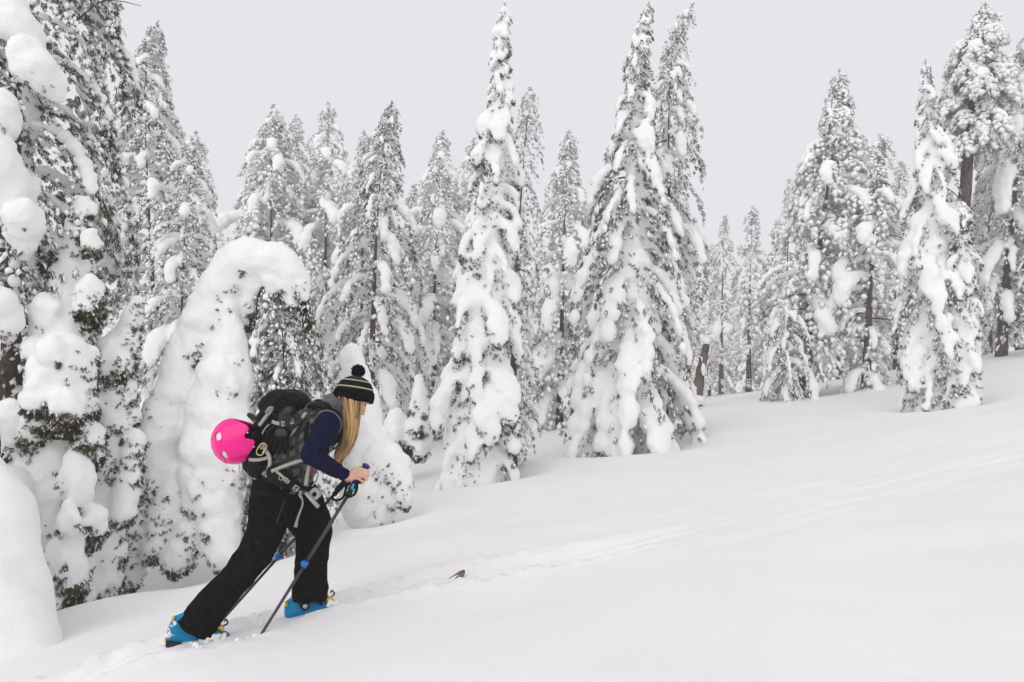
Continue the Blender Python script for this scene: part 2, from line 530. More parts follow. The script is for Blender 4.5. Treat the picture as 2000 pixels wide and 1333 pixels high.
def conifer(name, label, depth, spine, width, seed, nb=70, droop=(.5, 1.1), heavy=0.0, core=0.0, frost=.7, spr=26, ssize=.15, group=None,
            bare=0.0, needles=None, paddle=.34, trunk_r=None, gaps=0.0, lean_y=0.0, voxel=None, tuft=0, rise=.25, snowfat=1.0, under=0.0, rimed=False, cap=.75, extra=(), tpow=1.7, cat='tree', sticks=True, tmin=0.02, side=None):
    """spine: (u,v) base to tip in photograph pixels at this depth; width: (v, half width px).
    heavy: how fat the fused pillows on the boughs are; frost: share of needle sprays with their own snow."""
    rg = np.random.default_rng(seed)
    k = depth / FPX
    sp = np.array([P(u, v, depth) for u, v in spine])
    g = gz(sp[0, 0], depth)
    root = empty(name, (sp[0, 0], depth, g), label, cat, group)
    if sp[0, 2] > g - .1:
        sp = np.vstack([[sp[0, 0], depth, g - .15], sp]) if sp[0, 2] > g + .3 else np.vstack([[sp[0, 0], depth, g - .15], sp[1:]])
    H = sp[-1, 2] - g
    path = catmull(sp, 8)
    zz = path[:, 2]
    tt = np.clip((zz - g) / H, 0, 1)
    path[:, 1] += lean_y * tt ** 2
    def centre(t):
        return np.array([np.interp(g + t * H, zz, path[:, 0]), np.interp(g + t * H, zz, path[:, 1]), g + t * H])
    # half width as a function of t, from pixel rows
    wt = sorted([((P(1000, v, depth)[2] - g) / H, hw * k) for v, hw in width])
    R = lambda t: np.interp(t, [a for a, _ in wt], [b for _, b in wt])
    tr = trunk_r or .014 * H
    tb = MB()
    tube(tb, path, np.maximum(tr * (1 - tt) ** tpow, .006), 9)
    tb.build('trunk', M_BARK, root)
    # where the boughs start
    ts = []
    t = tmin
    dens = np.array([1 / (.30 * max(w_ for _, w_ in wt) + R(a)) for a in np.linspace(tmin, .985, 200)])
    cum = np.cumsum(dens)
    ts = np.interp(np.linspace(0, cum[-1], nb), cum, np.linspace(tmin, .985, 200))
    green, snowbits, fat, stick = MB(), MB(), MB(), MB()
    ph = rg.uniform(0, 6.28)
    tips = []
    for t in ts:
        ph += 2.39996 + rg.normal(0, .35)
        if gaps and rg.random() < gaps * (1 - t):
            continue
        L = R(t) * (rg.uniform(.72, 1.36) if rimed else rg.uniform(.7, 1.18)) + .02
        if rimed and rg.random() < .28:
            L *= .5
        out = np.array([math.cos(ph), math.sin(ph), 0.])
        if side is not None and out[0] * side[0] < 0 and t < side[1]:
            L *= side[2]
        sd = np.array([-out[1], out[0], 0.])
        dr = (droop[0] * t + droop[1] * (1 - t)) * rg.uniform(.75, 1.25)
        e = rise * rg.uniform(.3, 1.3) * (1.2 if t > .85 else 1)
        c0 = centre(t) + np.array([0, 0, .25 * dr * L])
        s = np.linspace(0.05, 1, 9)
        pos = c0 + out * (L * np.sin(s * 1.45)[:, None] / math.sin(1.45)) + np.array([0, 0, 1.]) * (L * (e * s - (e + dr) * s ** 2))[:, None]
        pos += sd * (rg.normal(0, .10) * L * s ** 2)[:, None]
        tan = nrm(np.gradient(pos, axis=0))
        if bare or rg.random() < .10:
            tube(stick, pos[:8], np.linspace(.012 + .010 * L, .004, 8), 4, cap=False)
        W = paddle * L * rg.uniform(.8, 1.2) + .03
        wprof = lambda q: W * (.35 + .65 * q) * np.sqrt(np.clip(1.02 - q ** 4, 0, 1))
        n = max(5, int(spr * (.45 + .55 * L / max(R(.2), .05)) * rg.uniform(.8, 1.2)))
        if bare and rg.random() < bare * (1 - t):
            n = n // 6
        if rimed:
            # feathery drooping twigs, coated all over
            nt_ = max(3, n // 3)
            qt = rg.uniform(.0, 1.0, nt_) ** .85
            sg = rg.choice([-1., 1.], nt_) * np.sqrt(rg.uniform(.05, 1, nt_))
            b0 = np.stack([np.interp(qt, s, pos[:, i]) for i in range(3)], -1)
            tq = np.stack([np.interp(qt, s, tan[:, i]) for i in range(3)], -1)
            tl = (W * 1.25 * (1.15 - .65 * qt) + .05) * rg.uniform(.7, 1.2, nt_)
            fr_ = np.tile([.22, .58, .95], nt_)
            ii = np.repeat(np.arange(nt_), 3)
            dd = nrm(tq * .75 + sd * (sg * .9)[:, None])
            p = b0[ii] + dd[ii] * (tl[ii] * fr_)[:, None] - np.array([0, 0, 1.]) * (tl[ii] * (.20 + .85 * np.abs(sg[ii])) * fr_ ** 1.6)[:, None] + rg.normal(0, .012, (len(ii), 3))
            d = dd[ii] - np.array([0, 0, 1.]) * (.25 + 1.1 * fr_ * rg.uniform(.5, 1.2, len(ii)))[:, None] + rg.normal(0, .18, (len(ii), 3))
            n = len(ii)
            size = ssize * rg.uniform(.75, 1.3, n) * min(1.15, .42 + .9 * L)
            q0 = rg.integers(0, 3 if needles is None else 6, n)
            for ai in range(3):
                m = q0 == ai
                scatter(green, (SPRIG_LITE if depth > 9 else SPRIG)[ai], p[m] - np.array([0, 0, .10]) * size[m][:, None], d[m], size[m], rg, .5)
            m = rg.random(n) < frost
            k2 = int(m.sum())
            an = np.stack([rg.uniform(.7, 1.15, k2), rg.uniform(.30, .6, k2), rg.uniform(.22, .40, k2)], -1) * np.array([1, snowfat, snowfat])
            scatter(snowbits, SNOWBIT, p[m] + d[m] * (size[m] * .38)[:, None] + np.array([0, 0, .10]) * size[m][:, None], d[m], size[m], rg, .2, aniso=an)
            # denser snow along the back of the bough
            kk = max(3, int(4 * L / ssize * .5))
            qa = np.linspace(.12, 1.0, kk)
            pa = np.stack([np.interp(qa, s, pos[:, i]) for i in range(3)], -1) + rg.normal(0, .12, (kk, 3)) * W * .5
            ta = np.stack([np.interp(qa, s, tan[:, i]) for i in range(3)], -1)
            wa = wprof(qa) * rg.uniform(.5, 1.0, kk) * cap
            an = np.stack([np.full(kk, 1.9 * L / kk) * rg.uniform(.8, 1.4, kk), 1.25 * wa, .8 * wa], -1)
            if cap:
                scatter(snowbits, SNOWBLOB, pa + np.array([0, 0, .15]) * wa[:, None], ta, 1.0, rg, .15, aniso=an)
        else:
            # needle sprays
            q = rg.uniform(.0, 1.03, n) ** .66
            lat = rg.uniform(-1, 1, n)
            lat = np.sign(lat) * np.abs(lat) ** (.6 if heavy else .9)
            base = np.stack([np.interp(q, s, pos[:, i]) for i in range(3)], -1)
            tq = np.stack([np.interp(q, s, tan[:, i]) for i in range(3)], -1)
            wq = wprof(np.clip(q, 0, 1))
            hang = np.abs(lat) ** 2 * wq * .45
            p = base + sd * (lat * wq)[:, None] + np.array([0, 0, -1.]) * (hang + rg.uniform(0, .35, n) * wq * (.8 if heavy else .5))[:, None]
            if under:
                p = p - np.array([0, 0, 1.]) * (under * wq * rg.uniform(.3, 1.0, n))[:, None] - out * (under * .25 * wq)[:, None]
            d = tq * .8 + sd * (lat * .55)[:, None] + np.array([0, 0, -.45]) * np.ones((n, 1)) + rg.normal(0, .22, (n, 3))
            size = ssize * rg.uniform(.7, 1.3, n) * min(1.15, .42 + .9 * L)
            q0 = rg.integers(0, 3, n)
            for ai in range(3):
                m = q0 == ai
                scatter(green, SPRIG[ai], p[m], d[m], size[m], rg, .5)
            m = rg.random(n) < frost * (1.0 - .35 * rg.random(n))
            k2 = int(m.sum())
            an = np.stack([rg.uniform(.6, 1.05, k2), rg.uniform(.35, .75, k2), rg.uniform(.22, .45, k2)], -1) * np.array([1, snowfat, snowfat])
            scatter(snowbits, SNOWBIT, p[m] + d[m] * (size[m] * .35)[:, None] + np.array([0, 0, .10]) * size[m][:, None], d[m], size[m], rg, .2, aniso=an)
        # fused pillows on top of the bough
        if heavy:
            hv = heavy * (rg.uniform(.55, 1.35) if rg.random() < .85 else .25)
            for i in range(1, 9):
                w = float(wprof(s[i])) * hv
                if i == 8:
                    w *= .75
                w = max(w, .025)
                ax = frame(tan[i] + rg.normal(0, .1, 3))
                blob(fat, pos[i] + np.array([0, 0, .30 * w]) + sd * rg.normal(0, .12) * w, ax, (w * 1.25 * rg.uniform(.85, 1.2), w * rg.uniform(.8, 1.15), w * rg.uniform(.55, .85)), ICO1)
    # the leader: short sprays round the last stretch of the stem
    nl = 80
    tl = rg.uniform(.90, 1.0, nl)
    pl = np.array([centre(a_) for a_ in tl])
    dl = rg.normal(0, 1, (nl, 3)) * np.array([1, 1, .3]) + np.array([0, 0, -.15])
    sl = ssize * rg.uniform(.35, .7, nl)
    scatter(green, SPRIG_LITE[0], pl, dl, sl, rg, .5)
    scatter(snowbits, SNOWBIT, pl + nrm(dl) * (sl * .35)[:, None] + np.array([0, 0, .1]) * sl[:, None], dl, sl, rg, .2, aniso=np.tile([1.0, .55, .45], (nl, 1)))
    if core:
        for t in np.linspace(0.0, .97, 60):
            rr = R(t) * core * (1 - .45 * t ** 2) * rg.uniform(.8, 1.2)
            if rr > .03:
                blob(fat, centre(t) + rg.normal(0, .15, 3) * rr, frame(rg.normal(0, 1, 3)), rr * rg.uniform(.85, 1.25, 3), ICO1)
    for u_, v_, r_, dy_ in extra:
        w_ = rg.uniform(-.4, .8)
        for f_, rr_ in ((-.5, .62), (-.15, .85), (.25, .92), (.7, .82), (1.15, .66), (1.6, .46)):
            blob(fat, P(u_ + w_ * r_ * f_, v_ + r_ * f_, depth + dy_ + .10 * f_) + rg.normal(0, .10, 3) * r_ * k, np.eye(3), r_ * k * rr_ * rg.uniform(.8, 1.1, 3), ICO2)
    if fat.n:
        vx = voxel or max(.018, (.0023 if rimed else .0030) * depth)
        me = fuse(fat, 'snow', vx, 1 if rimed else 2, ((.25, .06), (.09, .030), (.04, .010)), decim=.45)
        link('snow', me, root, M_SNOW)['kind'] = 'stuff'
        if tuft:
            tufts(me, green, snowbits, tuft, ssize * .8, rg, frost)
    if green.n:
        green.build('crown', needles or M_NEEDLE, root, smooth=False)['kind'] = 'stuff'
    if snowbits.n:
        snowbits.build('rime', M_RIME, root)['kind'] = 'stuff'
    if stick.n:
        stick.build('branches', M_TWIG, root)['kind'] = 'stuff'
    return root

def tufts(me, green, snowbits, n, size, rg, frost=.4, zmax=.25, freq=3.2, thr=.06):
    """needle sprays that poke out of a fused snow skin, in patches, mostly on steep and under sides"""
    v, c, nn = mesh_arrays(me)
    nz = vnoise(c[:, 0] * freq + c[:, 1] * freq * .7, c[:, 2] * freq * .8 + c[:, 1] * freq * .5) + .5 * vnoise(c[:, 0] * freq * 2.3 - c[:, 1] * 2, c[:, 2] * freq * 2.3)
    w = np.clip(zmax - nn[:, 2], 0, 1) * np.clip((nz - thr) * 6, 0, 1)
    w += np.clip(-.2 - nn[:, 2], 0, 1) * .9 * (nz > thr - .22)
    if w.sum() <= 0:
        return
    idx = rg.choice(len(c), n, p=w / w.sum())
    p = c[idx] - nn[idx] * size * .35
    d = nn[idx] * .8 + np.array([0, 0, -.75]) + rg.normal(0, .35, (n, 3))
    sz = size * rg.uniform(.6, 1.25, n)
    a = rg.integers(0, 3, n)
    for ai in range(3):
        m = a == ai
        scatter(green, SPRIG[ai], p[m], d[m], sz[m], rg, .6)
    m = rg.random(n) < frost * .6
    k2 = m.sum()
    an = np.stack([rg.uniform(.5, .9, k2), rg.uniform(.3, .5, k2), rg.uniform(.2, .4, k2)], -1)
    scatter(snowbits, SNOWBIT, p[m] + d[m] * (sz[m] * .4)[:, None] + np.array([0, 0, .12]) * sz[m][:, None], d[m], sz[m], rg, .2, aniso=an)

def ghost(name, label, depth, lobes, seed, ntuft=1500, ssize=.12, trunk=None, hang=(), group=None, lump=.35, voxel=None, frost=.4, cat='tree', extra=0, freq=3.2, thr=.06, zmax=.25):
    """a tree buried in snow: lobes are paths of (u, v, radius px, depth offset); hang: drooping foliage curtains"""
    rg = np.random.default_rng(seed)
    k = depth / FPX
    fat, green, bits, stick = MB(), MB(), MB(), MB()
    b0 = lobes[0][0]
    p0 = P(b0[0], b0[1], depth)
    root = empty(name, (p0[0], depth, gz(p0[0], depth)), label, cat, group)
    for lobe in lobes:
        if len(lobe) == 1:      # a single cushion hangs like a cloak: round on top, flared and thinning below
            u, v, r, dy = lobe[0]
            w = rg.uniform(-.3, .3)
            lobe = [(u, v - r * .35, r * .72, dy), (u + w * r * .5, v + r * .45, r * .90, dy + .03), (u + w * r, v + r * rg.uniform(1.2, 1.8), r * .70, dy + .10)]
        rows = np.array([np.append(P(u, v, depth + dy), r * k) for u, v, r, dy in lobe])
        path = catmull(rows, 6) if len(rows) > 1 else rows
        for i, row in enumerate(path):
            r = max(row[3], .02)
            blob(fat, row[:3] + rg.normal(0, .05, 3) * r, np.eye(3), r * rg.uniform(.9, 1.08, 3), ICO2)
            if lump and rg.random() < .8:
                o = nrm(rg.normal(0, 1, 3)) * np.array([1, 1, .8])
                rr = r * rg.uniform(.25, .25 + lump)
                blob(fat, row[:3] + o * r * .85, np.eye(3), rr * np.array([rg.uniform(.8, 1.2), rg.uniform(.8, 1.2), rg.uniform(1.0, 1.7)]), ICO1)
    vx = voxel or max(.016, .0032 * depth)
    me = fuse(fat, 'snow', vx, 3, ((.3, .06), (.11, .030), (.045, .009)), decim=.5)
    link('snow', me, root, M_SNOW)['kind'] = 'stuff'
    tufts(me, green, bits, ntuft, ssize, rg, frost, zmax=zmax, freq=freq, thr=thr)
    # hanging curtains of twigs: (u0,v0,u1,v1,half width px, n)
    for (u0, v0, u1, v1, hw, n, dy) in hang:
        q = rg.uniform(0, 1, n)
        uu = u0 + (u1 - u0) * q + rg.normal(0, hw * .5, n)
        vv = v0 + (v1 - v0) * q
        p = np.array([P(a, b, depth + dy + rg.normal(0, hw * k * .5)) for a, b in zip(uu, vv)])
        d = np.array([0, 0, -1.]) + rg.normal(0, .38, (n, 3))
        sz = ssize * rg.uniform(.8, 1.5, n)
        a = rg.integers(0, 3, n)
        for ai in range(3):
            m = a == ai
            scatter(green, SPRIG[ai], p[m], d[m], sz[m], rg, .6)
        m = rg.random(n) < frost
        k2 = m.sum()
        an = np.stack([rg.uniform(.6, 1.1, k2), rg.uniform(.25, .5, k2), rg.uniform(.2, .45, k2)], -1)
        scatter(bits, SNOWBIT, p[m] + d[m] * (sz[m] * .3)[:, None] + rg.normal(0, .02, (k2, 3)), d[m], sz[m], rg, .3, aniso=an)
    if trunk:
        tb = MB()
        rows = np.array([np.append(P(u, v, depth), r * k) for u, v, r in trunk])
        pt = catmull(rows, 5)
        tube(tb, pt[:, :3], pt[:, 3], 8)
        tb.build('trunk', M_BARK, root)
    if green.n:
        green.build('crown', M_NEEDLE, root, smooth=False)['kind'] = 'stuff'
    if bits.n:
        bits.build('rime', M_RIME, root)['kind'] = 'stuff'
    return root

# ------------------------------------------------------------------ the trees in the photograph
# two heavy spires in the middle
conifer('spire_tree', 'very tall snow-plastered narrow spire reaching the top of the frame, right of the skier', 11.0,
        [(935, 945), (940, 800), (955, 500), (970, 250), (987, 6)],
        [(945, 74), (850, 73), (700, 72), (560, 62), (440, 50), (330, 44), (250, 33), (170, 23), (80, 17), (8, 8)],
        11, nb=125, heavy=1.12, core=.62, frost=.45, spr=30, ssize=.085, droop=(.8, 1.6), tuft=3600, paddle=.34, rise=.12, under=.42)
conifer('slim_spire_tree', 'thin dark spire close against the right side of the tallest spire', 11.8,
        [(1000, 900), (1006, 600), (1020, 350), (1036, 170)],
        [(900, 34), (560, 44), (430, 36), (300, 25), (230, 17), (172, 6)],
        12, nb=136, rimed=True, heavy=.55, cap=0, frost=.22, spr=20, ssize=.11, droop=(.6, 1.0), paddle=.4)
conifer('broad_spire_tree', 'broad snow-draped fir with a crooked thin top, left one of the pair right of centre', 13.0,
        [(1228, 884), (1230, 700), (1232, 450), (1240, 250), (1246, 120), (1268, 4)],
        [(884, 100), (800, 120), (690, 132), (560, 120), (450, 98), (340, 70), (260, 50), (180, 32), (100, 21), (40, 13), (6, 6)],
        13, nb=170, heavy=.92, core=.36, frost=.7, spr=44, ssize=.105, droop=(.8, 1.8), tuft=1400, paddle=.26, under=.12)
conifer('hooked_top_tree', 'fir whose hooked top bends right, behind the broad fir', 14.4,
        [(1292, 850), (1306, 500), (1306, 250), (1312, 120), (1325, 50), (1352, 8)],
        [(850, 40), (600, 62), (450, 70), (380, 64), (290, 54), (200, 38), (120, 23), (50, 13), (10, 6)],
        14, nb=176, rimed=True, snowfat=1.45, heavy=.75, cap=0, frost=.38, spr=33, ssize=.12, droop=(.7, 1.3), paddle=.34, side=(1, 1.0, .8))

# right-hand group
conifer('white_spire_tree', 'white pointed fir standing forward on the slope at right', 14.0,
        [(1832, 792), (1828, 600), (1822, 350), (1812, 200), (1808, 118)],
        [(792, 62), (700, 72), (600, 74), (480, 62), (380, 48), (300, 34), (220, 20), (160, 10), (118, 4)],
        21, nb=125, heavy=1.05, core=.50, frost=.85, spr=36, ssize=.10, droop=(.9, 1.8), tuft=1300, paddle=.28, under=.15)
conifer('snow_column_tree', 'short round-topped snow column joined to the right of the white pointed fir', 13.6,
        [(1872, 784), (1878, 650), (1884, 402)],
        [(784, 34), (600, 34), (480, 24), (404, 10)],
        22, nb=60, heavy=.95, core=.7, frost=.6, spr=14, ssize=.12, droop=(.8, 1.6), tuft=600)
conifer('wide_rimed_tree', 'wide rime-white conifer with dark lower trunk, largest of the right-hand group', 20.0,
        [(1572, 772), (1580, 620), (1605, 450), (1625, 300), (1640, 135)],
        [(772, 40), (700, 60), (640, 86), (560, 108), (480, 100), (400, 80), (330, 60), (270, 42), (220, 28), (170, 13), (136, 4)],
        23, nb=162, rimed=True, heavy=.62, frost=.97, cap=0, snowfat=1.75, spr=46, ssize=.19, droop=(.45, .9), needles=M_NEEDLE_PALE, trunk_r=0.19, gaps=.3, tmin=.10, paddle=.26)
conifer('bare_limbed_tree', 'thin crooked conifer with bare lower limbs between the wide tree and the white fir', 19.0,
        [(1690, 756), (1698, 600), (1706, 450), (1712, 360), (1722, 262)],
        [(756, 60), (650, 70), (540, 68), (440, 58), (360, 34), (300, 20), (264, 6)],
        24, nb=85, rimed=True, heavy=.8, frost=.97, cap=0, snowfat=1.75, spr=20, ssize=.2, bare=.55, droop=(.5, .8), needles=M_NEEDLE_PALE, trunk_r=0.13, gaps=.25, paddle=.32)
conifer('leaning_trunk_tree', 'tall conifer with a long bare reddish trunk and rimed crown, upper right corner', 19.0,
        [(1850, 720), (1870, 500), (1885, 380), (1896, 230), (1912, 100), (1925, 4)],
        [(480, 8), (400, 20), (350, 40), (280, 56), (200, 66), (130, 54), (70, 30), (10, 8)],
        25, nb=62, rimed=True, heavy=.8, frost=.97, cap=0, snowfat=1.75, spr=30, ssize=.2, droop=(.35, .6), needles=M_NEEDLE_PALE, trunk_r=.26, tmin=.60, paddle=.32, tpow=.8)
conifer('edge_conifer', 'dark sagging conifer at the right edge of the frame', 20.5,
        [(1955, 705), (1965, 560), (1985, 350), (2010, 60)],
        [(705, 20), (640, 50), (540, 70), (430, 74), (330, 76), (220, 66), (140, 48), (62, 6)],
        26, nb=122, rimed=True, snowfat=1.45, heavy=.75, cap=0, frost=.75, spr=41, ssize=.14, droop=(.8, 1.4), trunk_r=0.16, tmin=.14, paddle=.34)
conifer('edge_conifer', 'snowy fir cut off by the right edge of the frame, low down', 19.5,
        [(2030, 690), (2030, 500), (2030, 380)],
        [(690, 40), (620, 52), (520, 40), (384, 6)],
        27, nb=50, heavy=.6, frost=.8, spr=20, ssize=.16, tmin=.15)
conifer('young_drooping_tree', 'small drooping snowy fir in front of the dark trunk of the wide tree', 18.6,
        [(1530, 782), (1534, 700), (1540, 600)],
        [(782, 42), (720, 48), (660, 38), (602, 14)],
        28, nb=70, rimed=True, heavy=.75, cap=0, frost=.7, spr=24, ssize=.14, droop=(.9, 1.5))

# left-hand row behind the arch
ROW = 'rimed conifers in the row behind the skier'
conifer('row_conifer', 'broad rimed conifer at the left end of the background row', 24.0,
        [(530, 830), (530, 600), (530, 400), (534, 205)],
        [(830, 80), (700, 100), (560, 106), (460, 92), (380, 66), (300, 44), (240, 20), (206, 5)],
        31, nb=129, rimed=True, heavy=.8, frost=.97, cap=0, snowfat=1.75, spr=43, ssize=.18, needles=M_NEEDLE_PALE, group=ROW, trunk_r=0.18, paddle=.36)
conifer('row_conifer', 'narrow rimed conifer just right of the broad one in the background row', 25.5,
        [(590, 830), (585, 500), (578, 222)],
        [(830, 50), (600, 60), (420, 44), (320, 30), (250, 12), (224, 4)],
        32, nb=85, rimed=True, heavy=.8, frost=.97, cap=0, snowfat=1.75, spr=36, ssize=.18, needles=M_NEEDLE_PALE, group=ROW, trunk_r=0.14)
conifer('row_conifer', 'rimed conifer with a bare gap below its tip, middle of the background row', 24.5,
        [(632, 840), (636, 500), (642, 198)],
        [(840, 60), (600, 70), (480, 62), (380, 50), (320, 40), (250, 22), (200, 5)],
        33, nb=96, rimed=True, heavy=.8, frost=.97, cap=0, snowfat=1.75, spr=37, ssize=.18, needles=M_NEEDLE_PALE, group=ROW, trunk_r=0.19, gaps=.35)
conifer('row_conifer', 'shorter rimed conifer half hidden left of the dark green fir', 24.0,
        [(704, 840), (708, 500), (712, 256)],
        [(840, 60), (600, 56), (440, 44), (340, 28), (258, 5)],
        34, nb=85, rimed=True, heavy=.8, frost=.97, cap=0, snowfat=1.75, spr=36, ssize=.18, needles=M_NEEDLE_PALE, group=ROW, trunk_r=0.14)
conifer('green_fir', 'darker green fir with snow tongues on its boughs, above the skier\'s hat', 17.0,
        [(722, 862), (728, 650), (736, 450), (748, 300), (766, 196)],
        [(862, 66), (760, 84), (660, 88), (560, 82), (460, 76), (400, 60), (340, 38), (270, 24), (220, 12), (197, 4)],
        35, nb=140, rimed=True, snowfat=1.45, heavy=.75, cap=0, frost=.32, spr=44, ssize=.13, droop=(.5, 1.35), trunk_r=0.13, paddle=.28, tmin=.06)
conifer('row_conifer', 'rimed conifer between the dark green fir and the tallest spire', 20.0,
        [(850, 868), (848, 600), (856, 400), (864, 256)],
        [(868, 56), (760, 72), (640, 74), (520, 66), (430, 50), (350, 30), (290, 14), (258, 4)],
        36, nb=108, rimed=True, heavy=.8, frost=.97, cap=0, snowfat=1.75, spr=39, ssize=.165, droop=(.5, 1.2), needles=M_NEEDLE_PALE, group=ROW, trunk_r=0.13)
conifer('row_conifer', 'rimed conifer showing only its left side behind the tallest spire', 22.0,
        [(918, 860), (920, 500), (925, 270)],
        [(860, 50), (640, 60), (480, 46), (350, 24), (272, 5)],
        37, nb=75, rimed=True, heavy=.8, frost=.97, cap=0, snowfat=1.75, spr=36, ssize=.17, needles=M_NEEDLE_PALE, group=ROW)
conifer('row_conifer', 'evenly tapered rimed conifer between the two big spires', 19.5,
        [(1092, 848), (1098, 600), (1104, 400), (1112, 254)],
        [(848, 50), (760, 66), (640, 76), (540, 68), (450, 50), (370, 34), (300, 14), (256, 4)],
        38, nb=119, rimed=True, heavy=.8, frost=.97, cap=0, snowfat=1.75, spr=39, ssize=.165, droop=(.5, 1.2), needles=M_NEEDLE_PALE, group=ROW)

FAR = 'faint conifers far behind in the fog'
for i, (u, vb, vt, hw, d, lab) in enumerate([
        (1408, 770, 420, 40, 34, 'faint rimed conifer in the fog right of the hooked fir'),
        (1462, 772, 402, 52, 30, 'taller faint conifer in the fog beside the wide rimed tree'),
        (1384, 775, 478, 34, 37, 'smallest faint conifer nearest the hooked fir'),
        (1535, 765, 350, 50, 30, 'faint tip showing left of the wide rimed tree'),
        (1750, 740, 315, 44, 27, 'faint conifer behind the white pointed fir'),
        (1640, 750, 330, 60, 27, 'grey conifer filling in behind the bare-limbed tree'),
        (1930, 690, 250, 60, 24, 'grey conifer behind the bare reddish trunk'),
        (1990, 690, 330, 70, 25, 'grey conifer in the gap at the right edge'),
        (665, 830, 330, 60, 30, 'grey conifer behind the middle of the row'),
        (800, 840, 360, 66, 27, 'grey conifer filling the gap right of the dark green fir'),
        (1010, 835, 420, 66, 28, 'grey conifer low behind the tallest spire'),
        (1170, 815, 430, 60, 29, 'grey conifer behind the broad snow-draped fir'),
        (450, 850, 470, 60, 26, 'grey conifer low behind the arched tree'),
        (400, 850, 330, 60, 30, 'grey conifer behind the far left group'),
        (1320, 790, 520, 60, 28, 'grey conifer low behind the hooked fir')]):
    conifer('far_conifer', lab, float(d), [(u, vb), (u + 2, (vb + vt) / 2), (u + 8, vt)],
            [(vb, hw * .75), (vb * .6 + vt * .4, hw), (vb * .3 + vt * .7, hw * .6), (vb * .12 + vt * .88, hw * .25), (vt, 4)],
            60 + i, nb=55, rimed=True, heavy=.6, frost=.97, cap=0, snowfat=1.75, spr=24, ssize=.24, voxel=.11, needles=M_NEEDLE_PALE, group=FAR, trunk_r=0.13, droop=(.5, 1.1))

# far left group
conifer('tall_left_conifer', 'tall sparse dark conifer with a leaning white tip, upper left', 13.5,
        [(300, 900), (300, 600), (290, 400), (284, 250), (285, 150), (308, 40)],
        [(900, 80), (700, 100), (560, 110), (440, 108), (340, 92), (260, 62), (190, 44), (120, 24), (42, 5)],
        41, nb=129, rimed=True, snowfat=1.45, heavy=.75, frost=.75, cap=0, spr=54, ssize=.12, droop=(.5, 1.1), trunk_r=0.10, gaps=.15, paddle=.34)
conifer('small_left_conifer', 'small conifer with rimed twigs just left of the arched tree', 12.0,
        [(345, 950), (352, 700), (362, 450), (384, 256)],
        [(950, 60), (800, 66), (650, 60), (520, 52), (420, 40), (340, 30), (290, 16), (258, 4)],
        42, nb=108, rimed=True, snowfat=1.45, heavy=.75, frost=.85, spr=40, ssize=.11, droop=(.5, 1.2), trunk_r=0.06, paddle=.32)
hf = conifer('huge_edge_fir', 'huge near fir with thick snow cushions, cut off by the left and top edges', 6.6,
        [(10, 1190), (20, 800), (30, 400), (40, 0), (50, -330)],
        [(1190, 120), (1000, 130), (800, 150), (600, 150), (400, 170), (200, 190), (50, 180), (-100, 140), (-330, 6)],
        43, nb=125, rimed=True, snowfat=1.45, cap=0, heavy=.42, frost=.5, spr=90, ssize=.078, extra=[(22, 30, 44, -.7), (60, 118, 44, -.75), (0, 215, 40, -.8), (0, 330, 50, -.8), (46, 428, 38, -.8), (0, 600, 36, -.8), (25, 820, 36, -.7), (20, 960, 44, -.7)], droop=(.9, 1.25), trunk_r=.16, paddle=.34, tuft=900, voxel=.022)

m_ = MB()
tube(m_, catmull(np.array([P(150, 40, 6.5), P(195, 5, 6.4), P(235, 3, 6.4), P(275, 12, 6.4)]), 5), np.linspace(.008, .0025, 16), 5)
m_.build('bare_twig', M_TWIG, hf)
ghost('buried_fir', 'buried fir like a stack of snow cushions, in front of the huge fir at left', 6.2,
      [[(130, 1190, 46, 0), (118, 1050, 58, 0), (108, 880, 62, 0), (116, 720, 58, 0), (130, 600, 42, .1), (145, 480, 30, .1), (160, 395, 17, .1)],
       [(128, 712, 62, -.28)], [(90, 760, 34, -.4)], [(135, 790, 30, -.42)], [(58, 1000, 32, -.15), (52, 930, 36, -.15)], [(150, 960, 30, -.25), (146, 900, 22, -.25)], [(125, 1090, 40, -.3)],
       [(172, 575, 28, -.12)], [(100, 480, 26, 0)], [(175, 465, 22, -.1)], [(90, 610, 34, -.1)], [(70, 690, 30, -.2)], [(60, 830, 30, -.3)], [(170, 850, 28, -.2)], [(180, 1010, 26, -.15)], [(100, 1160, 36, -.3)], [(135, 1010, 24, -.4)]],
      51, ntuft=7500, ssize=.065, trunk=[(125, 1200, 10), (120, 900, 9), (122, 700, 5)], lump=.5, freq=3.0, thr=-.04)
ghost('buried_column', 'narrow leaning snow column between the buried fir and the arched tree', 6.5,
      [[(195, 1150, 40, 0), (200, 1000, 46, 0), (215, 850, 44, 0), (228, 720, 38, 0), (250, 640, 24, 0), (268, 590, 12, 0)],
       [(240, 1000, 26, -.1), (262, 860, 24, -.05)]],
      52, ntuft=2800, ssize=.06, thr=0.0, trunk=[(195, 1170, 8), (215, 850, 6), (250, 640, 3)], lump=.5)
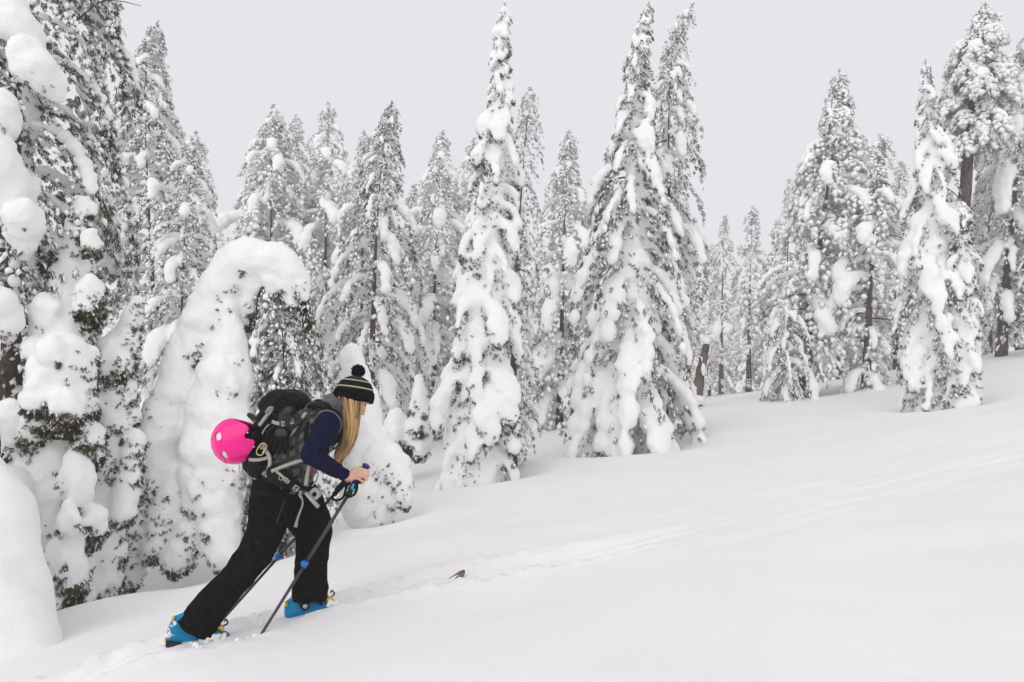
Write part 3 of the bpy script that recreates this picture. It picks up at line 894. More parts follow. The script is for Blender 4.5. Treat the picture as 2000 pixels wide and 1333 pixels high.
ghost('arched_tree', 'snow-coated tree bowed over into an arch behind the skier\'s pack', 6.9,
      [[(200, 1170, 42, 0), (246, 1050, 50, 0), (298, 900, 52, 0), (346, 765, 48, 0), (392, 645, 43, 0), (428, 568, 42, 0), (466, 518, 45, 0), (508, 508, 43, 0), (550, 520, 36, 0), (580, 546, 24, 0), (596, 584, 10, 0)],
       [(440, 1090, 34, -.15), (422, 1000, 50, -.1), (420, 880, 62, -.12), (436, 770, 58, -.12), (444, 694, 46, -.1)], [(452, 650, 22, -.08), (440, 585, 26, -.05)], [(490, 548, 22, -.02), (486, 596, 15, .02), (482, 630, 8, .04)], [(530, 545, 22, -.05), (534, 568, 12, -.05)], [(562, 552, 24, -.02), (572, 596, 12, 0)],
       [(300, 1070, 30, -.05), (330, 1000, 36, -.05), (352, 930, 30, -.05)], [(345, 1095, 30, -.1), (372, 1040, 34, -.1)], [(470, 830, 26, -.2)], [(385, 960, 34, -.2)]],
      53, ntuft=2000, ssize=.06, lump=.12, trunk=[(240, 1180, 14), (330, 880, 12), (415, 600, 9), (500, 510, 6), (570, 540, 3)],
      hang=[(500, 512, 492, 640, 12, 420, .05), (588, 560, 604, 640, 10, 300, .05), (480, 700, 500, 900, 20, 340, .1)], freq=2.8, thr=.08, frost=.5)
conifer('sheltered_fir', 'drooping green fir standing under the bowed arch', 7.15,
        [(556, 900), (556, 760), (550, 620), (540, 508)],
        [(900, 70), (780, 74), (680, 66), (600, 56), (545, 44), (512, 26)],
        58, nb=85, rimed=True, snowfat=1.45, cap=0, heavy=.5, frost=.6, spr=66, ssize=.078, droop=(1.0, 1.7), trunk_r=.04, paddle=.30)
ghost('snow_capped_sapling', 'round-capped snow post of a sapling behind the skier\'s hat', 8.2,
      [[(720, 980, 60, 0), (715, 900, 50, 0), (706, 820, 40, 0), (698, 750, 30, 0), (686, 694, 22, 0)], [(700, 900, 44, -.1)], [(740, 860, 26, 0)]],
      55, ntuft=160, ssize=.06, lump=.1, trunk=[(720, 1000, 6), (690, 700, 3)], thr=.2)
ghost('bent_sapling', 'small sapling bowed to the ground under snow, right of the skier\'s hands', 8.0,
      [[(735, 930, 34, 0), (752, 900, 40, 0), (772, 930, 30, 0), (790, 975, 18, 0)], [(745, 960, 26, 0), (762, 985, 12, 0)], [(705, 985, 40, -.05), (720, 950, 34, -.05)]],
      56, ntuft=300, ssize=.06, lump=.15, trunk=[(740, 1000, 5), (752, 900, 4), (785, 960, 2)])
ghost('snowy_stump_fir', 'low snowy fir tips left of the tallest spire', 12.5,
      [[(775, 868, 26, 0), (772, 830, 22, 0), (768, 806, 10, 0)], [(820, 866, 28, 0), (822, 800, 22, 0), (818, 740, 10, 0)]],
      57, ntuft=700, ssize=.13, lump=.5)
m_ = MB()
rg_ = np.random.default_rng(5)
for u, v, r, d in [(-335, 1200, 430, 4.8), (-200, 1330, 300, 4.6), (-60, 1290, 130, 4.6)]:
    blob(m_, P(u, v, d), np.eye(3), r * d / FPX * np.array([1, .42, 1.0]), ICO3)
o_ = link('snow_mound', fuse(m_, 'snow_mound', .04, 6, ((.9, .22), (.35, .06), (.08, .012))), None, M_SNOW)
tag(o_, 'smooth rounded snow mound at the lower left edge', 'mound')

# broken dead trunk in the clearing
r_ = empty('dead_stub', P(1366, 786, 19.5), 'broken dead trunk with a snow cap standing in the clearing', 'stump')
t_ = MB()
pp = catmull(np.array([P(1360, 792, 19.5), P(1366, 740, 19.5), P(1374, 700, 19.5), P(1380, 672, 19.5)]), 5)
tube(t_, pp, np.linspace(.15, .085, len(pp)) * (1 + .12 * np.sin(np.arange(len(pp)) * 2.)), 10)
t_.build('trunk', mat('dead_wood', (.055, .042, .035), .9, (.15, .115, .095), 9, bump=.8, bscale=14, stretch=(1, 1, .2)), r_)
t_ = MB()
blob(t_, pp[-1] + np.array([0, 0, .06]), np.eye(3), (.12, .12, .11))
blob(t_, P(1374, 722, 19.3), np.eye(3), (.07, .07, .2))
blob(t_, P(1362, 782, 19.35), np.eye(3), (.22, .2, .14))
link('snow_cap', fuse(t_, 'snow_cap', .04, 2), r_, M_SNOW)['kind'] = 'stuff'

# ------------------------------------------------------------------ the fog between the trees
hz = bpy.data.materials.new('haze')
hz.use_nodes = True
hz.node_tree.nodes.clear()
ho = hz.node_tree.nodes.new('ShaderNodeOutputMaterial')
hv = hz.node_tree.nodes.new('ShaderNodeVolumePrincipled')
hv.inputs['Color'].default_value = (.97, .97, .98, 1)
hv.inputs['Density'].default_value = 0.004
hv.inputs['Anisotropy'].default_value = 0.1
hz.node_tree.links.new(hv.outputs[0], ho.inputs['Volume'])
_zlo = float(_Z.min()) - 1.0
h_ = MB()
box(h_, (0, 45, (_zlo + 24) / 2), np.eye(3), (166, 121, (24 - _zlo) / 2))
ho_ = h_.build('haze', hz, None, smooth=False)
ho_['kind'] = 'stuff'


# ------------------------------------------------------------------ the skier
M_SKIN = mat('skin', (.62, .36, .27), .5, (.70, .42, .32), 30, bump=.05, bscale=200, spec=.35)
M_TROUSER = mat('black_softshell', (.0045, .0036, .0038), .9, (.009, .0072, .0076), 40, bump=.25, bscale=160, spec=.03)
M_VEST = mat('grey_quilted_nylon', (.060, .055, .056), .38, (.10, .094, .094), 12, bump=.3, bscale=40, spec=.45)
M_TRIM = mat('grey_trim', (.12, .115, .12), .7, (.15, .145, .15), 60)
M_NAVY = mat('navy_wool', (.0065, .0068, .028), .9, (.010, .0103, .040), 60, bump=.25, bscale=220, spec=.03)
M_BLACK = mat('black_nylon', (.0045, .0042, .0045), .6, (.010, .0095, .010), 30, bump=.3, bscale=90, spec=.09)
M_KNIT = mat('black_knit', (.0045, .0035, .004), .95, (.012, .0095, .010), 150, bump=.8, bscale=180, spec=.02)
M_KNITG = mat('grey_knit', (.040, .034, .034), .95, (.065, .056, .056), 150, bump=.7, bscale=180, spec=.02)
M_GREEN = mat('green_knit', (.004, .016, .010), .95, (.009, .030, .020), 150, bump=.7, bscale=180, spec=.02)
M_CREAM = mat('cream_knit', (.62, .50, .36), .95, (.75, .64, .48), 150, bump=.6, bscale=180, spec=.1)
M_HAIR = mat('blond_hair', (.20, .105, .036), .5, (.68, .45, .21), 34, spec=.25, stretch=(1, 1, .07), contrast=(.33, .66))
M_STRAP = mat('grey_webbing', (.33, .31, .28), .75, (.42, .395, .36), 120, bump=.3, bscale=300, spec=.2)
M_BUCKLE = mat('grey_plastic', (.36, .345, .33), .45, (.42, .40, .385), 40, spec=.4)
M_PINK = mat('pink_shell', (.88, .003, .235), .25, (.92, .004, .265), 8, spec=.25, coat=.35)
M_FOAM = mat('pale_foam', (.70, .69, .70), .9, (.80, .79, .80), 60)
M_BLUE = mat('blue_boot_plastic', (.002, .19, .40), .42, (.004, .24, .48), 25, spec=.2)
M_YELLOW = mat('yellow_plastic', (.72, .42, .02), .45, (.80, .50, .04), 25)
M_METAL = mat('aluminium', (.60, .60, .60), .35, (.70, .70, .70), 60, metal=.9)
M_CARBON = mat('dark_pole', (.022, .021, .022), .4, (.05, .047, .047), 60, spec=.5, stretch=(1, 1, .2))
M_GRIP = mat('black_foam_grip', (.010, .010, .011), .8, (.02, .02, .021), 90, bump=.4, bscale=240)
M_CLAMP = mat('blue_anodised', (.01, .13, .48), .35, (.02, .20, .60), 60, metal=.3, spec=.5)
M_NAVYP = mat('navy_plastic', (.012, .025, .14), .4, (.02, .035, .19), 40)
M_SKI = mat('ski_topsheet', (.050, .022, .028), .35, (.20, .10, .11), 18, spec=.5)
M_RED = mat('red_plastic', (.50, .035, .025), .4, (.6, .05, .03), 30)
M_RUBBER = mat('black_rubber', (.012, .012, .012), .85, (.025, .024, .024), 60)
M_BRASS = mat('brass_wire', (.55, .40, .16), .35, (.6, .45, .2), 60, metal=.8)
M_IRIS = mat('dark_eye', (.012, .010, .010), .2, (.02, .018, .018), 60)
M_BROW = mat('brown_brow', (.12, .06, .03), .8, (.16, .09, .05), 90)

def specks(m, scale=420, thr=.80):
    """stuck snowflakes on cloth"""
    nt = m.node_tree
    b = nt.nodes['Principled BSDF']
    src = b.inputs['Base Color'].links[0].from_socket
    tc = nt.nodes.new('ShaderNodeTexCoord')
    nz = nt.nodes.new('ShaderNodeTexNoise')
    nz.inputs['Scale'].default_value = scale
    nz.inputs['Detail'].default_value = 0
    rp = nt.nodes.new('ShaderNodeValToRGB')
    rp.color_ramp.elements[0].position = thr
    rp.color_ramp.elements[1].position = thr + .05
    mx = nt.nodes.new('ShaderNodeMix')
    mx.data_type = 'RGBA'
    mx.inputs[7].default_value = (.30, .30, .31, 1)
    nt.links.new(tc.outputs['Object'], nz.inputs['Vector'])
    nt.links.new(nz.outputs['Fac'], rp.inputs[0])
    nt.links.new(rp.outputs[0], mx.inputs[0])
    nt.links.new(src, mx.inputs[6])
    nt.links.new(mx.outputs[2], b.inputs['Base Color'])
specks(M_TROUSER, 300, .845)
specks(M_NAVY, 330, .85)

def rows_px(rows):
    """(u, v, depth, radius px) -> xyz + radius in metres"""
    return np.array([np.append(P(u, v, y), r * y / FPX) for u, v, y, r in rows])

def loft(mb, rows, n=6, sides=24, flat=1.0, power=2.0, disp=None, cap=True, ref=(0, 1, 0)):
    """smooth tube of superelliptic sections; rows xyz + radius (+ flat); first axis lies in the picture plane, second along ref"""
    p = catmull(rows, n)
    c, r = p[:, :3], p[:, 3]
    fl = p[:, 4] if p.shape[1] > 4 else np.full(len(p), flat)
    t = nrm(np.gradient(c, axis=0))
    s = nrm(np.cross(t, np.asarray(ref, float)))
    w = np.cross(s, t)
    a = np.arange(sides) * 2 * math.pi / sides
    ca, sa = np.cos(a), np.sin(a)
    ca, sa = np.sign(ca) * np.abs(ca) ** (2 / power), np.sign(sa) * np.abs(sa) ** (2 / power)
    ring = ca[None, :, None] * s[:, None] * r[:, None, None] + sa[None, :, None] * w[:, None] * (r * fl)[:, None, None]
    if disp is not None:
        ln = np.concatenate([[0], np.cumsum(np.linalg.norm(np.diff(c, axis=0), axis=1))])
        ring = ring * (1 + disp(ln[:, None], a[None, :])[..., None] / r[:, None, None])
    v = (c[:, None] + ring).reshape(-1, 3)
    m = len(c)
    i, j = np.meshgrid(np.arange(m - 1), np.arange(sides), indexing='ij')
    k = (j + 1) % sides
    q = np.stack([i * sides + j, i * sides + k, (i + 1) * sides + k, (i + 1) * sides + j], -1).reshape(-1, 4)
    if cap:
        nv = m * sides
        v = np.vstack([v, c[0], c[-1]])
        jj = np.arange(sides)
        mb.add(v, q, np.vstack([np.stack([np.full(sides, nv), (jj + 1) % sides, jj], -1), np.stack([np.full(sides, nv + 1), (m - 1) * sides + jj, (m - 1) * sides + (jj + 1) % sides], -1)]))
    else:
        mb.add(v, q)

def capsule(mb, pts, rads, sides=10):
    """rounded chain"""
    p = catmull(np.column_stack([np.asarray(pts, float), rads]), 4)
    tube(mb, p[:, :3], p[:, 3], sides)
    blob(mb, p[0, :3], np.eye(3), p[0, 3], ICO2)
    blob(mb, p[-1, :3], np.eye(3), p[-1, 3], ICO2)

person = empty('person', (.5 * (FOOT_F + FOOT_R)), 'ski tourer in navy sleeves, grey vest and black trousers, bent forward striding uphill', 'person')

# ---- body
HC = P(696, 772, 3.86)
_yw, _pt = math.radians(40), math.radians(50)
HF = np.array([math.cos(_yw) * math.cos(_pt), math.sin(_yw) * math.cos(_pt), -math.sin(_pt)])
HS = nrm(np.cross((0, 0, 1), HF))          # her left
HU = np.cross(HF, HS)
def hp(f, s, u):
    return HC + HF * f + HS * s + HU * u
HX = np.stack([HF, HS, HU])
b = MB()
blob(b, hp(-.014, 0, -.008), HX, (.084, .070, .080), ICO3)
blob(b, hp(.030, 0, -.055), HX, (.052, .054, .062), ICO3)
blob(b, hp(.062, 0, -.092), HX, (.022, .022, .018), ICO2)      # chin
for sg in (-1, 1):
    blob(b, hp(.050, .034 * sg, -.030), HX, (.026, .022, .024), ICO2)   # cheek
    blob(b, hp(.058, .028 * sg, .018), HX, (.014, .024, .012), ICO2)    # brow
    blob(b, hp(-.010, .074 * sg, -.010), HX, (.018, .008, .030), ICO2)  # ear
capsule(b, [hp(.066, 0, .012), hp(.084, 0, -.012), hp(.098, 0, -.031)], [.009, .010, .011])
blob(b, hp(.084, 0, -.038), HX, (.014, .017, .009), ICO2)
blob(b, hp(.076, 0, -.058), HX, (.012, .022, .007), ICO2)      # lips
blob(b, hp(.073, 0, -.068), HX, (.012, .020, .007), ICO2)
loft(b, np.array([np.append(P(640, 810, 3.82), .060), np.append(P(660, 795, 3.83), .052), np.append(P(678, 786, 3.84), .052)]), 4, 16)
loft(b, rows_px([(548, 950, 3.80, 26), (575, 905, 3.80, 28), (610, 850, 3.81, 32), (640, 810, 3.82, 26)]), 5, 20, flat=1.5)
loft(b, rows_px([(535, 950, 3.72, 26), (520, 1010, 3.69, 26), (505, 1060, 3.67, 22), (450, 1140, 3.64, 19), (390, 1215, 3.62, 14)]), 5, 16)
loft(b, rows_px([(565, 950, 3.88, 26), (600, 1000, 3.91, 26), (612, 1040, 3.93, 22), (606, 1110, 3.94, 18), (604, 1165, 3.95, 14)]), 5, 16)
loft(b, rows_px([(640, 815, 3.70, 16), (630, 845, 3.61, 15), (610, 886, 3.51, 12), (650, 912, 3.57, 11), (676, 929.5, 3.62, 9.0), (690, 929, 3.625, 10.5)]), 5, 14)
loft(b, rows_px([(640, 815, 3.92, 16), (624, 890, 4.05, 12), (652, 920, 4.02, 9), (670, 931, 3.99, 8)]), 5, 14)
# right hand on the near grip
RY = 3.62
def hand(mcp, pip, dip, tip, palm, thumb, r=.0086):
    for i in range(4):
        k = (1.0, 1.04, .98, .86)[i] * r
        capsule(b, [palm[0] * .45 + mcp[i] * .55, mcp[i], .5 * (mcp[i] + pip[i]), pip[i], dip[i], tip[i]], [k * 1.05, k * 1.12, k * .98, k * 1.03, k * .92, k * .8], 9)
    for p_, ax_, rr in palm[1]:
        blob(b, p_, ax_, rr, ICO2)
    capsule(b, thumb, [r * 1.35, r * 1.3, r * 1.1, r * .95], 9)
_hd = nrm(P(712, 926, RY) - P(684, 930, RY))
_hx = np.stack([_hd, nrm(np.cross(_hd, (0, 1, 0))), np.array([0, 1., 0])])
hand([P(704, 916.5, 3.615), P(703.5, 922.5, 3.60), P(702, 928.5, 3.60), P(699, 934, 3.61)],
     [P(718, 920.5, 3.625), P(718.5, 927.5, 3.612), P(716, 934.5, 3.615), P(709.5, 941.5, 3.622)],
     [P(717.5, 924.5, 3.655), P(716, 932, 3.65), P(713, 938.5, 3.65), P(707, 944.5, 3.648)],
     [P(709, 926, 3.672), P(707, 932, 3.668), P(704.5, 938, 3.668), P(700, 943, 3.664)],
     (P(690, 928, 3.625), [(P(695, 925.5, 3.620), _hx, (.032, .030, .015)), (P(687, 929, 3.624), _hx, (.028, .026, .017)), (P(700, 923, 3.615), _hx, (.016, .027, .013))]),
     [P(688, 924, 3.645), P(698, 917, 3.672), P(708, 914.5, 3.682), P(715, 918, 3.68)])
# left hand on the far grip, almost hidden
_o = np.array([0, 0, 0])
hand([P(688, 927, 3.985), P(688, 932, 3.97), P(687, 937, 3.97), P(685, 942, 3.975)],
     [P(699, 929, 3.995), P(699, 935, 3.985), P(697, 940, 3.985), P(692, 946, 3.99)],
     [P(697, 933, 4.02), P(696, 939, 4.015), P(694, 944, 4.015), P(690, 948, 4.012)],
     [P(691, 934, 4.035), P(689, 939, 4.03), P(687, 943, 4.03), P(683, 947, 4.026)],
     (P(679, 933, 3.985), [(P(682, 933, 3.98), _hx, (.030, .028, .015)), (P(676, 931, 3.985), _hx, (.026, .022, .016))]),
     [P(677, 929, 4.0), P(685, 925, 4.03), P(692, 924, 4.04), P(697, 927, 4.035)])
body = link('body', fuse(b, 'body', .0042, 2, decim=.4), person, M_SKIN)
for sg in (-1, 1):
    e = MB()
    blob(e, hp(.050, .030 * sg, -.006), HX, (.010, .012, .009), ICO2)
    e.build('eye', M_FOAM, body)
    e = MB()
    blob(e, hp(.0600, .030 * sg, -.008), HX, (.0035, .0065, .0055), ICO2)
    tube(e, [hp(.062, .018 * sg, -.004), hp(.066, .030 * sg, -.006), hp(.054, .043 * sg, -.005)], [.0015, .0026, .0015], 6)
    e.build('iris_and_lashes', M_IRIS, body)
    e = MB()
    tube(e, [hp(.072, .014 * sg, .018), hp(.071, .030 * sg, .022), hp(.058, .046 * sg, .018)], [.002, .0034, .0015], 6)
    e.build('eyebrow', M_BROW, body)
e = MB()
rg_p = P(711.5, 932, 3.607)
for k in range(12):
    a0, a1 = k * math.pi / 6, (k + 1) * math.pi / 6
    _d = nrm(P(716, 934.5, 3.615) - P(702, 928.5, 3.60))
    _f = frame(_d)
    tube(e, [rg_p + (_f[1] * math.cos(a) + _f[2] * math.sin(a)) * .0096 for a in (a0, a1)], .0011, 5)
e.build('ring', M_METAL, body)

# ---- trousers
def folds(l, a):
    return (.005 * np.sin(l * 34 + 2.2 * np.sin(a + .6) + 1.0) * np.exp(-((l - .42) / .13) ** 2) + .0045 * np.sin(l * 55 - 1.8 * np.sin(a * 1.0)) * np.clip((l - .66) / .1, 0, 1)
            + .003 * np.sin(a * 3 + l * 9))
t = MB()
loft(t, rows_px([(534, 940, 3.74, 40), (530, 975, 3.72, 42), (526, 1005, 3.70, 40), (513, 1052, 3.67, 34), (480, 1108, 3.65, 32), (443, 1150, 3.64, 31.5), (407, 1190, 3.63, 34), (380, 1227, 3.62, 39)]), 14, 40, flat=.98, disp=folds)
loft(t, rows_px([(566, 945, 3.88, 38), (588, 985, 3.90, 41), (606, 1020, 3.92, 39), (614, 1046, 3.93, 33), (611, 1080, 3.94, 31), (607, 1120, 3.95, 31), (605, 1150, 3.96, 33.5), (604, 1170, 3.96, 35)]), 14, 40, flat=1.0, disp=lambda l, a: folds(l * 1.25, a))
loft(t, rows_px([(556, 930, 3.80, 40), (548, 950, 3.80, 46), (545, 975, 3.80, 44), (550, 1000, 3.80, 30)]), 5, 24, flat=1.45)
tro = link('trousers', fuse(t, 'trousers', .0065, 1, ((.10, .014), (.035, .006))), person, M_TROUSER)
s_ = MB()
ribbon(s_, catmull(np.array([P(492, 962, 3.575), P(520, 966, 3.565), P(552, 968, 3.60)]), 6), .018, .004, (0, -1, 0))
s_.build('waistband', M_BLACK, tro)
s_ = MB()
ribbon(s_, catmull(np.array([P(556, 975, 3.60), P(548, 1000, 3.58), P(540, 1022, 3.572)]), 6), .006, .003, (0, -1, 0))
s_.build('pocket_zip', M_RUBBER, tro)

# ---- vest
def quilt(l, a):
    x = l * 13.0
    d1 = (x + a * 1.9) % 1.0
    d2 = (x - a * 1.9) % 1.0
    q1 = np.minimum(d1, 1 - d1)
    q2 = np.minimum(d2, 1 - d2)
    return .026 * np.sqrt(np.clip(np.minimum(q1, q2) * 4.0, 0, 1)) - .020
v_ = MB()
loft(v_, np.array([np.append(P(u, v, y), (r * y / FPX, f)) for u, v, y, r, f in [(556, 948, 3.80, 41, 1.42), (566, 925, 3.80, 42, 1.42), (580, 900, 3.80, 42, 1.42), (598, 868, 3.80, 44, 1.40), (618, 836, 3.81, 45, 1.38), (634, 812, 3.82, 38, 1.30), (646, 798, 3.82, 27, 1.2)]]), 22, 120, disp=quilt)
vest = v_.build('vest', M_VEST, person)
v_ = MB()
loft(v_, np.array([np.append(P(u, v, y), r) for u, v, y, r in [(640, 808, 3.825, .074), (652, 796, 3.83, .070), (662, 787, 3.83, .066), (668, 782, 3.83, .064), (669, 780, 3.83, .052)]]), 5, 28, flat=1.15, cap=False)
v_.build('collar', mat('collar_grey', (.075, .070, .074), .6, (.10, .095, .098), 20, bump=.3, bscale=40), vest)
v_ = MB()
_ac = P(641, 828, 3.655)
_af = frame(nrm(P(600, 885, 3.40) - P(650, 812, 3.80)))
for_ring = [_ac + (_af[1] * math.cos(a) * .062 + _af[2] * math.sin(a) * .070) for a in np.linspace(0, 2 * math.pi, 33)]
tube(v_, for_ring, .0045, 6, cap=False)
v_.build('armhole_trim', M_TRIM, vest)
v_ = MB()
ribbon(v_, catmull(np.array([P(609, 951, 3.66), P(617, 940, 3.655), P(621, 930, 3.66), P(620, 922, 3.65)]), 6), .007, .004, (0.4, -1, 0))
v_.build('pocket_piping', mat('pale_blue_piping', (.30, .33, .42), .5, (.36, .39, .48), 50), vest)
v_ = MB()
ribbon(v_, catmull(np.array([P(612, 928, 3.625), P(611, 915, 3.62), P(610, 904, 3.615)]), 4), .011, .004, (0, -1, 0))
v_.build('red_pull_tab', mat('magenta_tab', (.45, .015, .10), .5, (.55, .03, .14), 60), vest)

# ---- sleeves
def wrinkle(l, a):
    return .0022 * np.sin(l * 150 + 1.5 * np.sin(a * 2)) * np.clip((l - .36) / .06, 0, 1)
s_ = MB()
loft(s_, rows_px([(646, 812, 3.70, 20), (643, 822, 3.67, 24.5), (634, 842, 3.61, 24.5), (620, 868, 3.545, 22.5), (609, 888, 3.505, 19.5), (628, 902, 3.52, 17.5), (652, 916, 3.57, 15), (668, 925.5, 3.605, 12.6), (676, 930, 3.62, 11.8)]), 9, 26, disp=wrinkle)
blob(s_, P(606, 887, 3.505), np.eye(3), .046, ICO3)
slv = link('sleeve', fuse(s_, 'sleeve', .0055, 2, ((.06, .008), (.025, .003))), person, M_NAVY)
s_ = MB()
loft(s_, rows_px([(646, 812, 3.92, 20), (640, 830, 3.97, 22), (622, 892, 4.05, 17), (640, 910, 4.03, 13), (658, 924, 4.005, 10.5), (663, 928, 3.995, 10)]), 8, 22)
link('sleeve', fuse(s_, 'sleeve', .0065, 2, ((.06, .008),)), person, M_NAVY)

# ---- beanie
BA = nrm((.13, .10, 1.0))
BS = nrm(np.cross(BA, (0.9, .44, 0)))
BF = np.cross(BS, BA)
BO = P(690, 782, 3.86)
def lathe(mb, prof, sides=72, rib=0.0, nrib=36, cap=False):
    """prof: (height, radius) along the hat axis"""
    pr = np.array(prof, float)
    a = np.arange(sides) * 2 * math.pi / sides
    rr = pr[:, 1][:, None] * (1 + rib * np.sin(a * nrib)[None])
    v = BO + pr[:, 0][:, None, None] * BA + rr[..., None] * (np.cos(a)[None, :, None] * BF * 1.0 + np.sin(a)[None, :, None] * BS * .90)
    m = len(pr)
    i, j = np.meshgrid(np.arange(m - 1), np.arange(sides), indexing='ij')
    k = (j + 1) % sides
    mb.add(v.reshape(-1, 3), np.stack([i * sides + j, i * sides + k, (i + 1) * sides + k, (i + 1) * sides + j], -1).reshape(-1, 4))
h_ = MB()
lathe(h_, [(.012, .088), (-.002, .092), (-.006, .098), (-.002, .103), (.010, .1055), (.028, .1055), (.042, .103), (.052, .0985), (.055, .094), (.052, .088)], 144, .012, 36)
bean = h_.build('beanie', M_KNIT, person)
def crown_r(h):
    return np.interp(h, [.045, .060, .075, .090, .100, .110, .118, .125, .130], [.0965, .0940, .0890, .0805, .0715, .0590, .0455, .0290, .004])
def band(h0, h1, m, name, fat=0.0):
    x = MB()
    hh = np.linspace(h0, h1, 7)
    lathe(x, [(h, crown_r(h) + fat) for h in hh], 144, .008, 48)
    x.build(name, m, bean)
band(.045, .0615, M_KNITG, 'grey_band')
band(.0610, .0660, M_CREAM, 'cream_stripe', .0012)
band(.0655, .0975, M_GREEN, 'green_band')
band(.0965, .1010, M_CREAM, 'cream_stripe', .0012)
band(.1005, .1300, M_KNITG, 'grey_crown')
x = MB()
rg = np.random.default_rng(3)
pc = BO + BA * .152
blob(x, pc, np.eye(3), .029, ICO2)
for k in range(420):
    d = nrm(rg.normal(0, 1, 3))
    tube(x, [pc + d * .022, pc + nrm(d + rg.normal(0, .12, 3)) * rg.uniform(.032, .040)], [.0035, .0016], 4)
x.build('pompom', M_KNIT, bean)

# ---- hair
x = MB()
rg = np.random.default_rng(4)
LE = [(653, 772), (658, 792), (668, 812), (671, 835), (668, 858), (660, 882), (653, 902)]
RE = [(706, 786), (704, 802), (700, 822), (697, 842), (690, 862), (676, 885), (659, 906)]
for k in range(980):
    fly = k >= 900
    a = rg.random() ** .9
    dpt = rg.random()
    jit = rg.normal(0, 4.2 if fly else 1.6, 2)
    L = rg.uniform(.72, 1.04) if rg.random() < .6 else rg.uniform(.93, 1.06)
    pts = []
    for i in range(7):
        l, r = np.array(LE[i]), np.array(RE[i])
        q = l + (r - l) * a + jit * (.4 + .15 * i) + np.array([math.sin(i * 1.1 + k) * .8, 0])
        # round cross-section: the near strands bulge towards the viewer in the middle
        yy = 3.80 - .045 * math.sin(math.pi * a) * (1 - dpt) + .19 * dpt * (1 - .10 * i)
        if i > 2:
            yy -= .012 * (i - 2) * (1 - dpt)
        pts.append(P(q[0], q[1], yy))
    pts = catmull(np.array(pts), 2)
    m = max(6, int(len(pts) * min(L, 1.0)))
    pts = pts[:m]
    tube(x, pts, np.interp(np.linspace(0, 1, m), [0, .7, 1], [.0010, .0009, .0004] if fly else [.0042, .0032, .0007]), 4, cap=False)
hair = x.build('hair', M_HAIR, person)
hair['kind'] = 'stuff'

# ---- boots
UPS = nrm(np.array([-.14, -.02, 1.0]))
def ski_frame(foot, pitch=0.0):
    f0 = HEAD.copy()
    f0[2] = (gz(*(foot + HEAD * .4)[:2]) - gz(*(foot - HEAD * .4)[:2])) / .8
    f0 = nrm(f0)
    s = nrm(np.cross((0, 0, 1), f0))
    u = np.cross(f0, s)
    c, n = math.cos(pitch), math.sin(pitch)
    return np.stack([f0 * c - u * n, s, u * c + f0 * n])        # rows: forward, left, up

